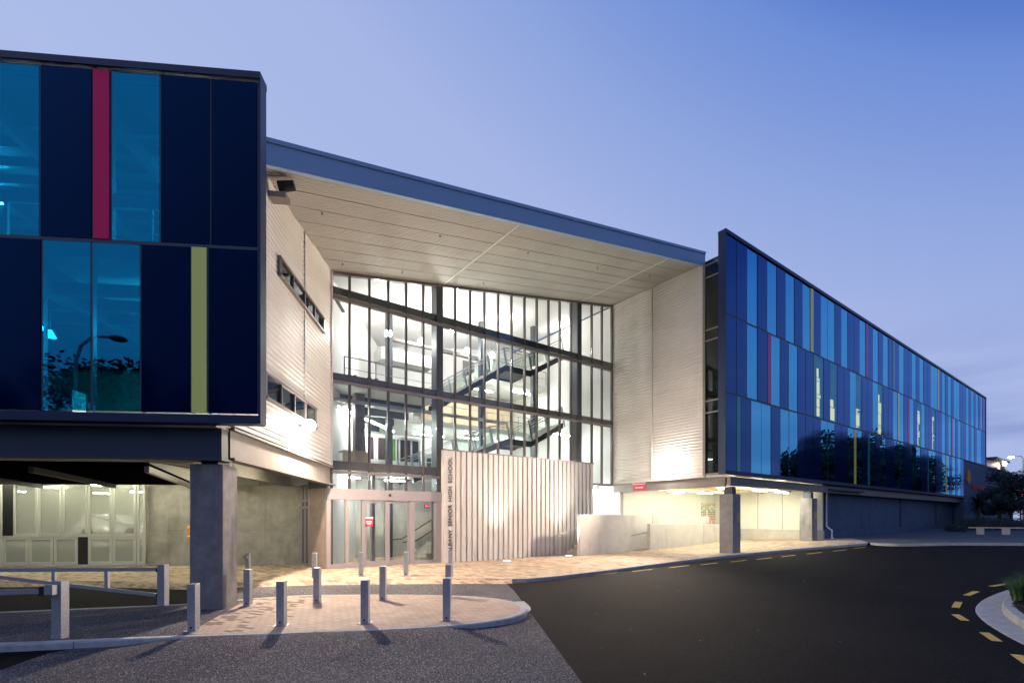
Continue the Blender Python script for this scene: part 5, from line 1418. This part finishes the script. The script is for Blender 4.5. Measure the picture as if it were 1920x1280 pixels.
# ------------------------------------------------------------------ sky
wd = bpy.data.worlds.new('World'); bpy.context.scene.world = wd; wd.use_nodes = True
nt = wd.node_tree
for n in list(nt.nodes): nt.nodes.remove(n)
out = nt.nodes.new('ShaderNodeOutputWorld'); bg = nt.nodes.new('ShaderNodeBackground'); bg.inputs[1].default_value = 1.0
tc = nt.nodes.new('ShaderNodeTexCoord'); sep = nt.nodes.new('ShaderNodeSeparateXYZ'); nt.links.new(tc.outputs['Generated'], sep.inputs[0])
ma = nt.nodes.new('ShaderNodeMath'); ma.operation = 'MULTIPLY_ADD'; ma.inputs[1].default_value = .5
nt.links.new(sep.outputs['X'], ma.inputs[0]); nt.links.new(sep.outputs['Z'], ma.inputs[2])
cr = nt.nodes.new('ShaderNodeValToRGB'); el = cr.color_ramp.elements
el[0].position = 0.0; el[0].color = (.40, .47, .76, 1)
el[1].position = 1.0; el[1].color = (.045, .115, .45, 1)
for p, c in ((.30, (.41, .50, .80)), (.58, (.375, .46, .78)), (.735, (.262, .37, .725)), (.775, (.225, .333, .705)), (.85, (.150, .265, .668)), (.89, (.085, .185, .585))):
    e = cr.color_ramp.elements.new(p); e.color = (*c, 1)
nt.links.new(ma.outputs[0], cr.inputs[0])
# low streaky clouds towards the right horizon
mp = nt.nodes.new('ShaderNodeMapping'); mp.inputs['Scale'].default_value = (2.2, 2.2, 13); nt.links.new(tc.outputs['Generated'], mp.inputs[0])
nz = nt.nodes.new('ShaderNodeTexNoise'); nz.inputs['Scale'].default_value = 1.7; nz.inputs['Detail'].default_value = 6; nt.links.new(mp.outputs[0], nz.inputs['Vector'])
mr = nt.nodes.new('ShaderNodeMapRange'); mr.inputs[1].default_value = .40; mr.inputs[2].default_value = .62; nt.links.new(nz.outputs[0], mr.inputs[0])
m2 = nt.nodes.new('ShaderNodeMapRange'); m2.inputs[1].default_value = .33; m2.inputs[2].default_value = .12; nt.links.new(sep.outputs['Z'], m2.inputs[0])
m3 = nt.nodes.new('ShaderNodeMath'); m3.operation = 'MULTIPLY'; nt.links.new(mr.outputs[0], m3.inputs[0]); nt.links.new(m2.outputs[0], m3.inputs[1])
m4 = nt.nodes.new('ShaderNodeMath'); m4.operation = 'MULTIPLY'; m4.inputs[1].default_value = .6; nt.links.new(m3.outputs[0], m4.inputs[0])
mx = nt.nodes.new('ShaderNodeMix'); mx.data_type = 'RGBA'; nt.links.new(m4.outputs[0], mx.inputs[0]); nt.links.new(cr.outputs[0], mx.inputs[6]); mx.inputs[7].default_value = (.165, .255, .56, 1)
sky = nt.nodes.new('ShaderNodeTexSky'); sky.sky_type = 'NISHITA'; sky.sun_disc = False; sky.sun_elevation = R_(-1.5); sky.sun_rotation = R_(250)
ad = nt.nodes.new('ShaderNodeMix'); ad.data_type = 'RGBA'; ad.blend_type = 'ADD'; ad.inputs[0].default_value = .05
nt.links.new(mx.outputs[2], ad.inputs[6]); nt.links.new(sky.outputs[0], ad.inputs[7])
nt.links.new(ad.outputs[2], bg.inputs[0]); nt.links.new(bg.outputs[0], out.inputs[0])

# ------------------------------------------------------------------ camera and render
cam = bpy.data.cameras.new('Camera'); co = bpy.data.objects.new('Camera', cam); C.objects.link(co)
co.location = (0, 0, CAMZ); co.rotation_euler = (R_(90), 0, 0)
cam.sensor_width = 36; cam.lens = FPX / 1920 * 36; cam.shift_y = (CY - 640) / 1920; cam.clip_end = 3000; cam.clip_start = .05
sc_ = bpy.context.scene; sc_.camera = co
sc_.view_settings.view_transform = 'Standard'; sc_.view_settings.look = 'None'; sc_.view_settings.exposure = 0; sc_.view_settings.gamma = 1
cy = sc_.cycles
cy.use_denoising = True
try: cy.denoiser = 'OPENIMAGEDENOISE'
except Exception: pass
cy.max_bounces = 8; cy.diffuse_bounces = 4; cy.glossy_bounces = 4; cy.transparent_max_bounces = 16; cy.transmission_bounces = 4
cy.sample_clamp_indirect = 6; cy.sample_clamp_direct = 0; cy.caustics_reflective = False; cy.caustics_refractive = False
